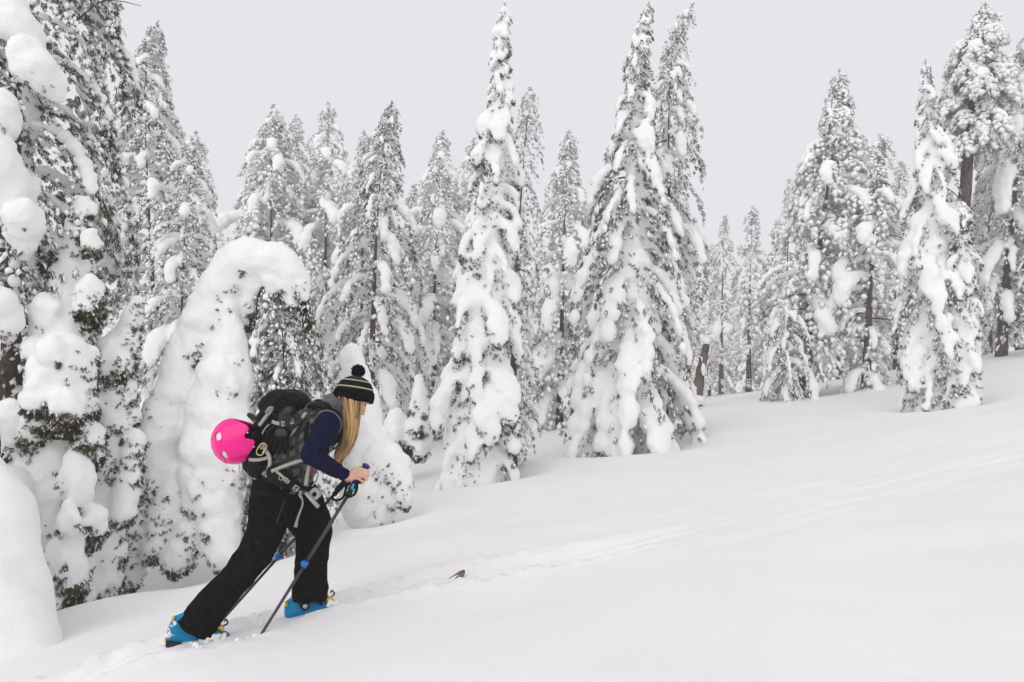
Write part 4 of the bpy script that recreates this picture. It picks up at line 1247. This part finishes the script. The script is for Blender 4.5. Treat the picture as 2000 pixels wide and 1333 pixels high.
def boot(name, foot, fr, leg, label):
    q = lambda f, s, u: foot + fr[0] * f + fr[1] * s + fr[2] * u
    m = MB()
    # lower shell as sections heel to toe: (x, half width, sole height, top)
    secs = [(-.135, .030, .035, .10), (-.125, .040, .022, .135), (-.09, .043, .018, .155), (-.04, .043, .022, .160), (.01, .044, .022, .150), (.06, .049, .020, .120), (.105, .052, .020, .092), (.14, .046, .022, .078), (.162, .028, .028, .062)]
    n = 16
    V, F = [], []
    for sx, w, z0, z1 in secs:
        for j in range(n):
            a = 2 * math.pi * j / n
            ca, sa = math.cos(a), math.sin(a)
            ca, sa = math.copysign(abs(ca) ** .7, ca), math.copysign(abs(sa) ** .7, sa)
            V.append(q(sx, ca * w * (1.0 if sa < 0.3 else .8), (z0 + z1) / 2 + sa * (z1 - z0) / 2))
    for i in range(len(secs) - 1):
        for j in range(n):
            F.append((i * n + j, i * n + (j + 1) % n, (i + 1) * n + (j + 1) % n, (i + 1) * n + j))
    m.add(V, F)
    c0, c1 = len(V), len(V) + 1
    m.add([q(-.138, 0, .07), q(.166, 0, .045)])
    m.f.setdefault(3, []).append(np.array([(c0, (j + 1) % n, j) for j in range(n)] + [(c1, (len(secs) - 1) * n + j, (len(secs) - 1) * n + (j + 1) % n) for j in range(n)]))
    cuff = [np.append(q(-.045, 0, .12), .056), np.append(.7 * q(-.045, 0, .12) + .3 * leg, .058), np.append(leg, .056)]
    loft(m, np.array(cuff), 4, 18)
    bt = link(name, fuse(m, name, .0055, 2), person, M_BLUE)
    bt['label'] = label
    m = MB()
    V = [q(sx, sy * (w + .001), z) for (sx, w) in ((-.130, .036), (-.10, .043), (-.03, .040), (.05, .050), (.11, .053), (.15, .044), (.168, .026)) for sy in (-1, 1) for z in (.004, .027)]
    F = []
    for i in range(6):
        o = i * 4
        F += [(o, o + 4, o + 5, o + 1), (o + 2, o + 3, o + 7, o + 6), (o, o + 2, o + 6, o + 4), (o + 1, o + 5, o + 7, o + 3)]
    F += [(0, 1, 3, 2), (24, 26, 27, 25)]
    m.add(V, F)
    m.build('sole', M_RUBBER, bt, smooth=False)
    for sg in (-1, 1):
        m = MB()
        tube(m, [q(-.040, sg * .042, .105), q(-.040, sg * .054, .105)], [.024, .022], 20)
        blob(m, q(-.044, sg * .044, .130), fr, (.030, .010, .030))
        pv = m.build('pivot', M_RUBBER, bt)
        m = MB()
        tube(m, [q(-.040, sg * .052, .105), q(-.040, sg * .0565, .105)], [.0135, .012], 18)
        m.build('rivet', M_METAL, bt)
    m = MB()
    box(m, q(.050, -.046, .118), np.stack([nrm(fr[0] * .5 + fr[2]), fr[1], nrm(fr[2] * .5 - fr[0])]), (.026, .006, .008))
    m.build('buckle_lever', M_RUBBER, bt, smooth=False)
    for c_, ax_, hs in ((q(.088, -.016, .108), np.stack([nrm(fr[0] - .35 * fr[2]), fr[1], nrm(fr[2] + .35 * fr[0])]), (.018, .030, .006)),
                        (q(-.129, -.020, .128), np.stack([fr[2], fr[1], fr[0]]), (.011, .010, .005)),
                        (q(-.137, 0, .030), np.stack([fr[2], fr[1], fr[0]]), (.006, .020, .004))):
        m = MB()
        box(m, c_, ax_, hs)
        m.build('yellow_buckle', M_YELLOW, bt, smooth=False)
    m = MB()
    tube(m, catmull(np.array([q(.100, -.03, .118), q(.116, -.03, .130), q(.112, .01, .138), q(.108, .03, .125)]), 4), .004, 6)
    m.build('buckle_wire', M_RUBBER, bt)
    return bt, q

FR_F = ski_frame(FOOT_F, 0.0)
FR_R = ski_frame(FOOT_R, math.radians(19))
BF_O = P(611, 1216, 3.96)
BR_O = P(379, 1271, 3.62) + FR_R[2] * .012
bootF, qF = boot('boot', BF_O, FR_F, P(604, 1150, 3.96), 'blue ski boot planted ahead, toe dusted with snow')
bootR, qR = boot('boot', BR_O, FR_R, P(384, 1218, 3.62), 'blue ski boot behind with lifted heel and packed snow')
rg = np.random.default_rng(8)
def clump(parent, spots, name='snow_clump'):
    m = MB()
    for c, r in spots:
        for k in range(5):
            blob(m, c + rg.normal(0, .5, 3) * r, np.eye(3), r * rg.uniform(.35, .8, 3), ICO2)
    link(name, fuse(m, name, .005, 1, ((.02, .008),)), parent, M_SNOW)
clump(bootR, [(qR(.03, -.050, .045), .030), (qR(.06, -.046, .065), .026), (qR(.085, -.05, .05), .022), (qR(-.02, -.05, .03), .02), (qR(.11, -.04, .075), .016)])
clump(bootR, [(qR(-.13, -.03, .09), .012), (qR(-.128, -.04, .06), .014), (qR(-.12, -.045, .115), .010)])
clump(bootF, [(qF(.085, -.05, .085), .020), (qF(.105, -.05, .075), .018), (qF(.12, -.04, .088), .018), (qF(.14, -.04, .07), .016)])

# ---- skis
def ski(foot, fr, tip_at, label, tail=.72, width=.045, lift=0.0, heelred=True):
    L = tip_at
    root = empty('ski', foot, label, 'ski', 'the pair of touring skis')
    m = MB()
    xs = np.concatenate([np.linspace(-tail, L - .26, 16), np.linspace(L - .24, L, 12)])
    V, F = [], []
    for x_ in xs:
        k = max(0, (x_ - (L - .24)) / .24)
        up = 0.085 * k ** 1.5 + lift
        w = width * (1 + .18 * min(1, abs(x_) / .8)) * (math.sqrt(max(0.0, 1 - k ** 5)) if k < 1 else .12)
        w = max(w, .010)
        for sy, sz in ((-1, -1), (1, -1), (1, 1), (-1, 1)):
            V.append(foot + fr[0] * x_ + fr[1] * sy * w + fr[2] * (up - .012 + sz * .006))
    for i in range(len(xs) - 1):
        for j in range(4):
            F.append((i * 4 + j, i * 4 + (j + 1) % 4, i * 4 + 4 + (j + 1) % 4, i * 4 + 4 + j))
    F += [(3, 2, 1, 0), tuple((len(xs) - 1) * 4 + j for j in range(4))]
    m.add(V, F)
    m.build('ski_board', M_SKI, root, smooth=False)
    m = MB()
    box(m, foot + fr[0] * .165 + fr[2] * .012, fr, (.028, .030, .014))
    box(m, foot + fr[0] * .180 + fr[2] * .030, fr, (.010, .036, .012))
    m.build('toe_binding', M_RUBBER, root, smooth=False)
    m = MB()
    box(m, foot - fr[0] * .185 + fr[2] * .020, fr, (.030, .022, .018))
    blob(m, foot - fr[0] * .200 + fr[2] * .038, fr, (.016, .018, .012))
    box(m, foot - fr[0] * .225 + fr[2] * .042 - fr[1] * .01, np.stack([nrm(fr[0] - .4 * fr[2]), fr[1], nrm(fr[2] + .4 * fr[0])]), (.022, .008, .004))
    m.build('heel_binding', M_RED, root, smooth=False)
    return root
_tipv = P(900, 1110, 4.36)
_ff = nrm(_tipv - BF_O - np.array([0, 0, .075]))
_s = nrm(np.cross((0, 0, 1), _ff))
FRS = np.stack([_ff, _s, np.cross(_ff, _s)])
ski(BF_O - FRS[2] * .020, FRS, float(np.dot(_tipv - BF_O, _ff)) + .02, 'ski under the front boot, its dark red tip poking out of the snow')
FRR = ski_frame(FOOT_R, 0.0)
ski(FOOT_R - FRR[2] * .055, FRR, .66, 'ski under the rear boot, sunk below the snow')

# ---- poles
def pole(top, grip_end, tip, label, r=.0085):
    d = nrm(tip - top)
    root = empty('ski_pole', tip, label, 'pole', 'the two trekking ski poles')
    L = np.linalg.norm(tip - top)
    g = np.linalg.norm(grip_end - top)
    at = lambda l: top + d * l
    f = frame(d, (0, 1, 0))
    m = MB()
    tube(m, [at(g * .85), at(L * .50)], r, 12)
    tube(m, [at(L * .28), at(L * .30)], r * 1.25, 12)
    m.build('upper_shaft', M_CARBON, root)
    m = MB()
    tube(m, [at(L * .49), at(L - .05), at(L)], [r * .9, r * .8, r * .35], 12)
    m.build('lower_shaft', M_CARBON, root)
    m = MB()
    pts = np.linspace(0, g, 18)
    tube(m, [at(p_) for p_ in pts], [.0155 + .0022 * math.sin(i * 1.6) * (1 if i < 10 else .3) - .002 * (i > 12) for i in range(18)], 14)
    m.build('grip', M_GRIP, root)
    m = MB()
    for k in (.45, .62, .78):
        box(m, at(g * k) - f[2] * .0150 + f[1] * .004, f, (.013, .0045, .003))
        box(m, at(g * k) + f[1] * .0150, f, (.013, .003, .0045))
    m.build('grip_inlay', M_NAVYP, root, smooth=False)
    m = MB()
    blob(m, at(-.004), f, (.012, .021, .024), ICO3)
    m.build('pommel', M_NAVYP, root)
    m = MB()
    tube(m, [at(L * .485), at(L * .515)], r * 1.5, 14)
    box(m, at(L * .50) - np.array([0, .012, 0]), f, (.012, .007, .007))
    box(m, at(L * .50) + f[1] * .014, f, (.010, .006, .006))
    m.build('lever_clamp', M_CLAMP, root)
    m = MB()
    a_ = at(L - .07)
    for k in range(20):
        a0, a1 = k * math.pi / 10, (k + 1) * math.pi / 10
        tube(m, [a_ + (f[1] * math.cos(z) + f[2] * math.sin(z)) * .045 for z in (a0, a1)], .004, 5)
    for z in (0, 2.1, 4.2):
        tube(m, [a_, a_ + (f[1] * math.cos(z) + f[2] * math.sin(z)) * .045], .004, 5)
    m.build('basket', M_RUBBER, root)
    return root, at, g
def buried(p, q, extra):
    d = nrm(q - p)
    return q + d * extra
pt_, pb_ = P(714.5, 912, 3.66), P(508, 1243, 3.52)
pole1, at1, g1 = pole(pt_, P(680, 966, 3.64), buried(pt_, pb_, .16), 'dark ski pole nearest the camera, planted between the boots')
pt2 = P(692, 922, 4.03)
pb2 = P(421, 1216, 3.92)
pb2[2] = min(pb2[2], gz(pb2[0], pb2[1]) + .02)
pole2, at2, g2 = pole(pt2, P(652, 966, 4.02), buried(pt2, pb2, .12), 'dark ski pole on the far side, passing behind both legs')
def loop(root, c, pts, w=.012):
    m = MB()
    pp = catmull(np.array([P(u, v, c + dy) for u, v, dy in pts]), 6)
    ribbon(m, pp, w, .003, (.3, -1, .2))
    m.build('wrist_strap', M_BLACK, root)
loop(pole1, 3.62, [(697, 944, 0), (697, 955, -.01), (692, 966, -.02), (680, 971, -.02), (674, 963, -.01), (678, 950, .01), (684, 942, .02)])
loop(pole2, 3.98, [(672, 945, 0), (660, 958, -.01), (650, 970, -.02), (654, 977, -.02), (668, 974, -.01), (674, 962, 0), (676, 950, .02)])
m = MB()
tube(m, [P(691, 946, 3.622), P(687, 956, 3.622)], .006, 8)
tube(m, [P(693, 956, 3.618), P(690, 960, 3.618)], .007, 8)
m.build('cyan_logo_patch', mat('cyan_patch', (.03, .36, .45), .5, (.05, .42, .52), 60), pole1)

# ---- backpack
PY = 3.83
pk = empty('backpack', P(515, 925, PY), 'black ski-touring backpack with grey webbing on the skier\'s back', 'backpack')
m = MB()
loft(m, np.array([np.append(P(u, v, PY), (r * PY / FPX, fl)) for u, v, r, fl in [(497, 926, 12, 1.6), (502, 918, 27, 1.5), (512, 905, 35, 1.4), (524, 880, 37, 1.35), (538, 850, 41, 1.3), (552, 822, 44, 1.25), (564, 800, 42, 1.25), (572, 788, 30, 1.3)]]), 6, 32, power=2.8)
bag = link('bag', fuse(m, 'bag', .0075, 2, ((.08, .022), (.03, .007))), pk, M_BLACK)
m = MB()
loft(m, np.array([np.append(P(u, v, PY - .005), (r * PY / FPX, fl)) for u, v, r, fl in [(517, 806, 10, 2.2), (526, 796, 21, 1.9), (545, 786, 25, 1.75), (568, 786, 25, 1.7), (588, 792, 22, 1.7), (600, 799, 12, 2.0)]]), 6, 30, power=2.5)
link('lid', fuse(m, 'lid', .007, 2, ((.07, .020), (.025, .006))), pk, M_BLACK)
m = MB()
loft(m, np.array([np.append(P(u, v, PY - .10), (r * PY / FPX, 1.2)) for u, v, r in [(486, 912, 8), (494, 912, 20), (512, 908, 26), (530, 902, 20), (538, 898, 8)]]), 5, 22, power=2.4)
link('side_pocket', fuse(m, 'side_pocket', .0075, 2, ((.05, .012),)), pk, M_BLACK)
def strap(name, pts, w, parent=pk, mt=M_STRAP, th=.003, ref=(0, -1, 0)):
    x = MB()
    pp = catmull(np.array([P(*p_) for p_ in pts]), 6)
    ribbon(x, pp, w, th, ref)
    return x.build(name, mt, parent, smooth=False)
def buckle(parent, u, v, y, du, dv, hl, hw, ht=.005, name='buckle', mt=M_BUCKLE):
    x = MB()
    d = nrm(P(u + du, v + dv, y) - P(u, v, y))
    f = np.stack([d, nrm(np.cross(d, (0, 1, 0))), np.array([0, 1., 0])])
    c = P(u, v, y)
    for sy in (-1, 1):
        box(x, c + f[1] * sy * hw * .8, f, (hl, hw * .2, ht))
    for sx in (-1, -.1, 1):
        box(x, c + f[0] * sx * hl * .88, f, (hl * .14, hw * .62, ht * .92))
    return x.build(name, mt, parent, smooth=False)
s1 = strap('webbing', [(533, 795, 3.655), (524, 808, 3.645), (515, 820, 3.640), (506, 832, 3.645)], .017)
buckle(s1, 526, 803, 3.637, -10, 14, .017, .014)
s2 = strap('webbing', [(531, 824, 3.600), (545, 828, 3.590), (560, 827, 3.592), (572, 823, 3.605), (583, 817, 3.635)], .017)
buckle(s2, 553, 828, 3.585, 14, -1, .008, .012)
buckle(s2, 570, 823.5, 3.592, 14, -5, .009, .013)
strap('webbing', [(526, 829, 3.63), (518, 837, 3.625), (512, 848, 3.63)], .006)
s3 = strap('lid_strap', [(598, 806, 3.64), (586, 822, 3.615), (576, 838, 3.61), (566, 852, 3.615)], .016)
s4 = strap('webbing', [(511, 868, 3.655), (519, 880, 3.632), (526, 892, 3.622), (527, 906, 3.620), (524, 918, 3.622), (517, 928, 3.628)], .018)
buckle(s4, 518, 927, 3.62, -6, 8, .008, .014)
buckle(s4, 512, 872, 3.645, 6, 8, .012, .014)
strap('webbing', [(486, 898, 3.66), (500, 899, 3.640), (514, 897, 3.632), (524, 894, 3.628)], .016)
# hip belt and harness
m = MB()
loft(m, np.array([np.append(P(u, v, y), (r * PY / FPX, .5)) for u, v, y, r in [(520, 925, 3.66, 17), (540, 930, 3.60, 18), (562, 941, 3.57, 15), (582, 951, 3.60, 9), (594, 955, 3.63, 5)]]), 6, 18)
link('hip_belt', fuse(m, 'hip_belt', .0065, 2, ((.05, .010),)), pk, M_BLACK)
strap('webbing', [(530, 921, 3.565), (552, 912, 3.545), (575, 904, 3.545), (598, 897, 3.555)], .016)
s5 = strap('webbing', [(535, 917, 3.566), (546, 926, 3.556), (556, 935, 3.548), (565, 943, 3.548)], .012)
buckle(s5, 560, 939, 3.543, 9, 8, .014, .009)
m = MB()
_rc = P(549, 934, 3.548)
tube(m, [_rc + np.array([math.cos(a), 0, math.sin(a)]) * .010 for a in np.linspace(0, 6.283, 17)], .0018, 6, cap=False)
m.build('gear_ring', M_BUCKLE, s5)
strap('webbing', [(605, 906, 3.585), (602, 920, 3.582), (599, 935, 3.584), (597, 949, 3.590)], .017)
s6 = strap('hip_strap', [(584, 952, 3.585), (600, 955, 3.60), (615, 954, 3.64)], .020, mt=M_BLACK)
buckle(s6, 578, 954, 3.575, 6, -7, .013, .013)
strap('hip_strap_tail', [(587, 958, 3.60), (586, 968, 3.60), (590, 975, 3.61), (591, 986, 3.62), (586, 1000, 3.64), (581, 1014, 3.66), (577, 1030, 3.68)], np.interp(np.linspace(0, 1, 37), [0, .25, .4, 1], [.012, .012, .006, .013]))
buckle(pk, 578, 1026, 3.672, -4, 14, .010, .008, .003, 'strap_end')
# shoulder strap over the vest and chest strap
strap('shoulder_strap', [(604, 792, 3.70), (620, 790, 3.68), (634, 793, 3.665), (640, 800, 3.645)], .045, mt=M_BLACK, th=.012, ref=(-.3, -.5, 1))
strap('shoulder_strap', [(602, 825, 3.60), (597, 845, 3.585), (598, 862, 3.58), (604, 880, 3.575)], .016, mt=M_BLACK, th=.008)
strap('shoulder_strap', [(666, 838, 3.70), (664, 856, 3.695), (655, 868, 3.69)], .020, mt=M_BLACK, th=.010, ref=(.6, -1, 0))
cs = strap('chest_strap', [(630, 884, 3.625), (640, 880, 3.63), (652, 873, 3.65), (662, 863, 3.69)], .026, mt=M_BLACK, th=.006, ref=(.3, -1, 0))
buckle(cs, 646, 877, 3.628, 1, 8, .013, .007)
strap('chest_strap_tab', [(652, 874, 3.640), (659, 866, 3.665)], .012)
strap('haul_loop', [(612, 790, 3.74), (618, 783, 3.73), (626, 783, 3.73), (631, 790, 3.73)], .008, mt=M_BLACK)
strap('load_lifter', [(606, 795, 3.71), (618, 792, 3.69), (632, 795, 3.665)], .010, ref=(-.3, -.6, 1))
strap('drinking_tube', [(673, 866, 3.80), (671, 884, 3.79), (668, 898, 3.785), (665, 909, 3.78)], .012, mt=M_BLACK, th=.008)

# ---- gloves tucked under the webbing
def glove(label, c, along, flip, size=.5):
    root = empty('glove', c, label, 'glove', 'black gloves strapped to the pack')
    d = nrm(along)
    f = np.stack([d, nrm(np.cross(d, (0, 1, 0))) * flip, np.array([0, 1., 0])])
    q = lambda x_, y_, z_: c + (f[0] * x_ + f[1] * y_ + f[2] * z_) * size * 2
    ax = f
    m = MB()
    s = size * 2
    blob(m, q(0, 0, 0), ax, np.array([.050, .046, .020]) * s, ICO2)
    blob(m, q(.022, 0, -.003), ax, np.array([.034, .045, .020]) * s, ICO2)
    link('palm', fuse(m, 'palm', .005, 1, ((.03, .006),)), root, M_BLACK)
    for i, (off, ln) in enumerate(((-.033, .060), (-.011, .070), (.011, .066), (.033, .052))):
        m = MB()
        capsule(m, [q(.040, off, 0), q(.040 + ln * .5, off * 1.12, -.006), q(.040 + ln, off * 1.2, .004)], [.0125 * s, .0125 * s, .0105 * s], 12)
        for z in (.3, .62):
            tube(m, [q(.040 + ln * z, off * 1.12, -.004), q(.046 + ln * z, off * 1.13, -.004)], .0140 * s, 12)
        m.build('finger', M_BLACK, root)
    m = MB()
    capsule(m, [q(-.01, .040, 0), q(.020, .062, -.004), q(.045, .066, 0)], [.015 * s, .014 * s, .011 * s], 12)
    m.build('thumb', M_BLACK, root)
    m = MB()
    loft(m, np.array([np.append(q(-.030, 0, 0), .040 * s), np.append(q(-.055, 0, 0), .042 * s), np.append(q(-.090, 0, 0), .050 * s)]), 4, 20, flat=.42)
    m.build('cuff', mat('glove_cuff', (.012, .0115, .012), .8, (.022, .021, .022), 60, bump=.5, bscale=120), root)
    m = MB()
    blob(m, q(.008, 0, -.016), ax, np.array([.026, .034, .009]) * s)
    m.build('knuckle_panel', mat('glove_leather', (.016, .015, .015), .45, (.026, .025, .025), 50, bump=.3, bscale=90), root)
    return root
glove('black glove on the pack with fingers pointing up', P(563, 806, 3.615), P(548, 782, 3.63) - P(563, 806, 3.62), 1, .46)
glove('black glove on the pack with fingers hanging down', P(552, 843, 3.600), P(543, 872, 3.60) - P(552, 843, 3.60), -1, .46)

# ---- pink helmet hanging on the pack
HEC = P(457, 862, 3.72)
KA = nrm(np.array([-.95, -.10, -.32]))                 # crown direction
FA = nrm(np.array([-.25, 0, .95]) - KA * np.dot(KA, [-.25, 0, .95]))   # brow direction
SA_ = np.cross(KA, FA)
hel = empty('helmet', HEC, 'glossy hot pink helmet hanging from the backpack', 'helmet')
NT, NP_ = 60, 120
def rim(phi):
    # phi 0 = brow, 90 = side, 180 = nape
    p_ = abs((math.degrees(phi) + 180) % 360 - 180)
    base = np.interp(p_, [0, 30, 62, 76, 86, 94, 104, 112, 124, 145, 180], [90, 101, 119, 121, 113, 112, 121, 123, 119, 106, 97])
    return math.radians(base)
def shell_pt(th, ph, k=1.0):
    al = math.cos(th) * .108 if th < math.pi / 2 else -(th - math.pi / 2) * .20
    ra = math.sin(th) if th < math.pi / 2 else 1 - .22 * (th - math.pi / 2) ** 2
    return HEC + KA * al * k + (FA * math.cos(ph) * .116 + SA_ * math.sin(ph) * .098) * ra * k
holes = []
for sg in (-1, 1):
    holes += [(math.radians(66), sg * math.radians(66), .022, .019), (math.radians(66), sg * math.radians(122), .023, .015), (math.radians(46), sg * math.radians(20), .016, .010), (math.radians(56), sg * math.radians(160), .018, .009)]
hc = [shell_pt(a_, b_) for a_, b_, _, _ in holes]
V, F = [], []
for i in range(NT + 1):
    for j in range(NP_):
        ph = 2 * math.pi * j / NP_
        V.append(shell_pt(rim(ph) * max(i, .02) / NT, ph))
V = np.array(V)
for i in range(NT):
    for j in range(NP_):
        f4 = (i * NP_ + j, (i + 1) * NP_ + j, (i + 1) * NP_ + (j + 1) % NP_, i * NP_ + (j + 1) % NP_)
        c = V[list(f4)].mean(0)
        bad = False
        for (a_, b_, ra, rb), h in zip(holes, hc):
            dd = c - h
            e1 = nrm(FA * -math.sin(b_) * .116 + SA_ * math.cos(b_) * .098)
            x1 = np.dot(dd, e1)
            x2 = math.sqrt(max(0, np.dot(dd, dd) - x1 * x1))
            if (abs(x1) / ra) ** 3 + (x2 / rb) ** 3 < 1:
                bad = True
                break
        if not bad:
            F.append(f4)
me = mesh_np('shell', V, [np.array(F)])
o = bpy.data.objects.new('shell', me)
COL.objects.link(o)
md = o.modifiers.new('s', 'SOLIDIFY')
md.thickness = .006
md.offset = -1
me2 = bpy.data.meshes.new_from_object(o.evaluated_get(bpy.context.evaluated_depsgraph_get()))
bpy.data.objects.remove(o)
link('shell', me2, hel, M_PINK)
m = MB()
V, F = [], []
for i in range(25):
    for j in range(48):
        ph = 2 * math.pi * j / 48
        V.append(shell_pt((rim(ph) - .16) * max(i, .02) / 24, ph, .93))
for i in range(24):
    for j in range(48):
        F.append((i * 48 + j, (i + 1) * 48 + j, (i + 1) * 48 + (j + 1) % 48, i * 48 + (j + 1) % 48))
m.add(V, F)
m.build('liner', M_FOAM, hel)
m = MB()
blob(m, HEC - KA * .030, np.stack([KA, FA, SA_]), (.050, .092, .074), ICO3)
blob(m, P(500, 856, 3.70), np.eye(3), (.034, .05, .036), ICO2)
blob(m, P(480, 836, 3.74), np.eye(3), (.040, .05, .018), ICO2)
link('padding', fuse(m, 'padding', .006, 2, ((.03, .012),)), hel, M_BLACK)
for u_, v_p, y_ in ((448.5, 826, 3.675), (484, 846, 3.635), (496, 873, 3.635)):
    m = MB()
    d_ = nrm(P(u_, v_p, y_) - HEC)
    blob(m, P(u_, v_p, y_), frame(d_), (.004, .005, .005), ICO2)
    m.build('rivet', M_METAL, hel)
strap('chin_strap', [(462, 833, 3.72), (478, 832, 3.70), (494, 834, 3.69), (508, 838, 3.68)], .016, parent=hel, mt=M_BLACK)
m = MB()
capsule(m, [P(487, 811, 3.68), P(496, 818, 3.67), (P(506, 828, 3.67))], [.012, .014, .010])
m.build('strap_clip', M_RUBBER, hel)
m = MB()
blob(m, P(497, 823, 3.652), np.eye(3), (.005, .004, .006))
m.build('red_button', M_RED, hel)
def carabiner(label, c, a, rx, rz, mt, gate=None):
    root = empty('carabiner', c, label, 'carabiner')
    m = MB()
    ca, sa = math.cos(a), math.sin(a)
    pts = []
    for k in range(25):
        t_ = k * math.pi / 12
        x_, z_ = rx * math.copysign(abs(math.cos(t_)) ** .7, math.cos(t_)), rz * math.copysign(abs(math.sin(t_)) ** .7, math.sin(t_))
        pts.append(c + np.array([x_ * ca - z_ * sa, .004 * math.sin(t_), x_ * sa + z_ * ca]))
    tube(m, pts, .0032, 7, cap=False)
    m.build('wire_body', mt, root)
    m = MB()
    x_ = rx * .95
    tube(m, [c + np.array([x_ * ca - z_ * sa, -.004, x_ * sa + z_ * ca]) for z_ in (-rz * .5, rz * .1)], .0055, 8)
    m.build('lock_sleeve', M_METAL, root)
carabiner('brass wire carabiner clipped between helmet and pack', P(511, 878, 3.625), -.5, .018, .030, M_BRASS)
carabiner('grey carabiner dangling below the pink helmet', P(470, 916, 3.70), .12, .008, .034, M_METAL)
# grey gadget at the hip
gd = empty('hip_gadget', P(606, 972, 3.60), 'grey flat gadget with a round hole hanging at the skier\'s hip', 'gadget')
m = MB()
_d = nrm(P(622, 990, 3.61) - P(599, 963, 3.61))
_g = np.stack([_d, nrm(np.cross(_d, (0, 1, 0))), np.array([0, 1., 0])])
box(m, P(610, 977, 3.605), _g, (.046, .007, .012))
m.build('bar', M_BUCKLE, gd, smooth=False)
m = MB()
_c = P(614, 966, 3.62)
for k in range(16):
    a0 = k * math.pi / 8
    a1 = (k + 1) * math.pi / 8
    def sq(a):
        r_ = .030 / max(abs(math.cos(a)), abs(math.sin(a)))
        return min(r_, .036)
    vv = []
    for a, r_ in ((a0, .013), (a1, .013), (a1, sq(a1)), (a0, sq(a0))):
        for yy in (-.006, .006):
            vv.append(_c + _g[0] * math.cos(a) * r_ * .9 + _g[1] * math.sin(a) * r_ + np.array([0, yy, 0]))
    m.add(vv, [(0, 2, 4, 6), (1, 7, 5, 3), (0, 1, 3, 2), (4, 5, 7, 6)])
m.build('plate', M_BUCKLE, gd, smooth=False)

# ---- loose crumbs of snow kicked up beside the track
rg = np.random.default_rng(12)
m = MB()
ti = rg.uniform(0, 1, 130)
_i0 = np.argmin(np.hypot(TRACK[:, 0] - FOOT_R[0] + .5, TRACK[:, 1] - FOOT_R[1] + .2))
_i1 = np.argmin(np.hypot(TRACK[:, 0] - _tipv[0] - .5, TRACK[:, 1] - _tipv[1]))
_ix = _i0 + ti * (_i1 - _i0)
cx = np.interp(_ix, np.arange(len(TRACK)), TRACK[:, 0]) + rg.normal(0, .10, 130)
cy = np.interp(_ix, np.arange(len(TRACK)), TRACK[:, 1]) + rg.choice([-1, 1], 130) * rg.uniform(.10, .34, 130)
cz = ground_fit(cx, cy)
for a_, b_, c_ in zip(cx, cy, cz):
    r_ = .004 + .011 * rg.random() ** 2
    blob(m, (a_, b_, c_ + r_ * .05), frame(rg.normal(0, 1, 3)), r_ * rg.uniform(.6, 1.3, 3), ICO1)
cr = m.build('snow_crumbs', M_SNOW, None)
cr['kind'] = 'stuff'
tag(cr, 'loose snow crumbs scattered beside the ski track around the boots', 'snow crumbs')
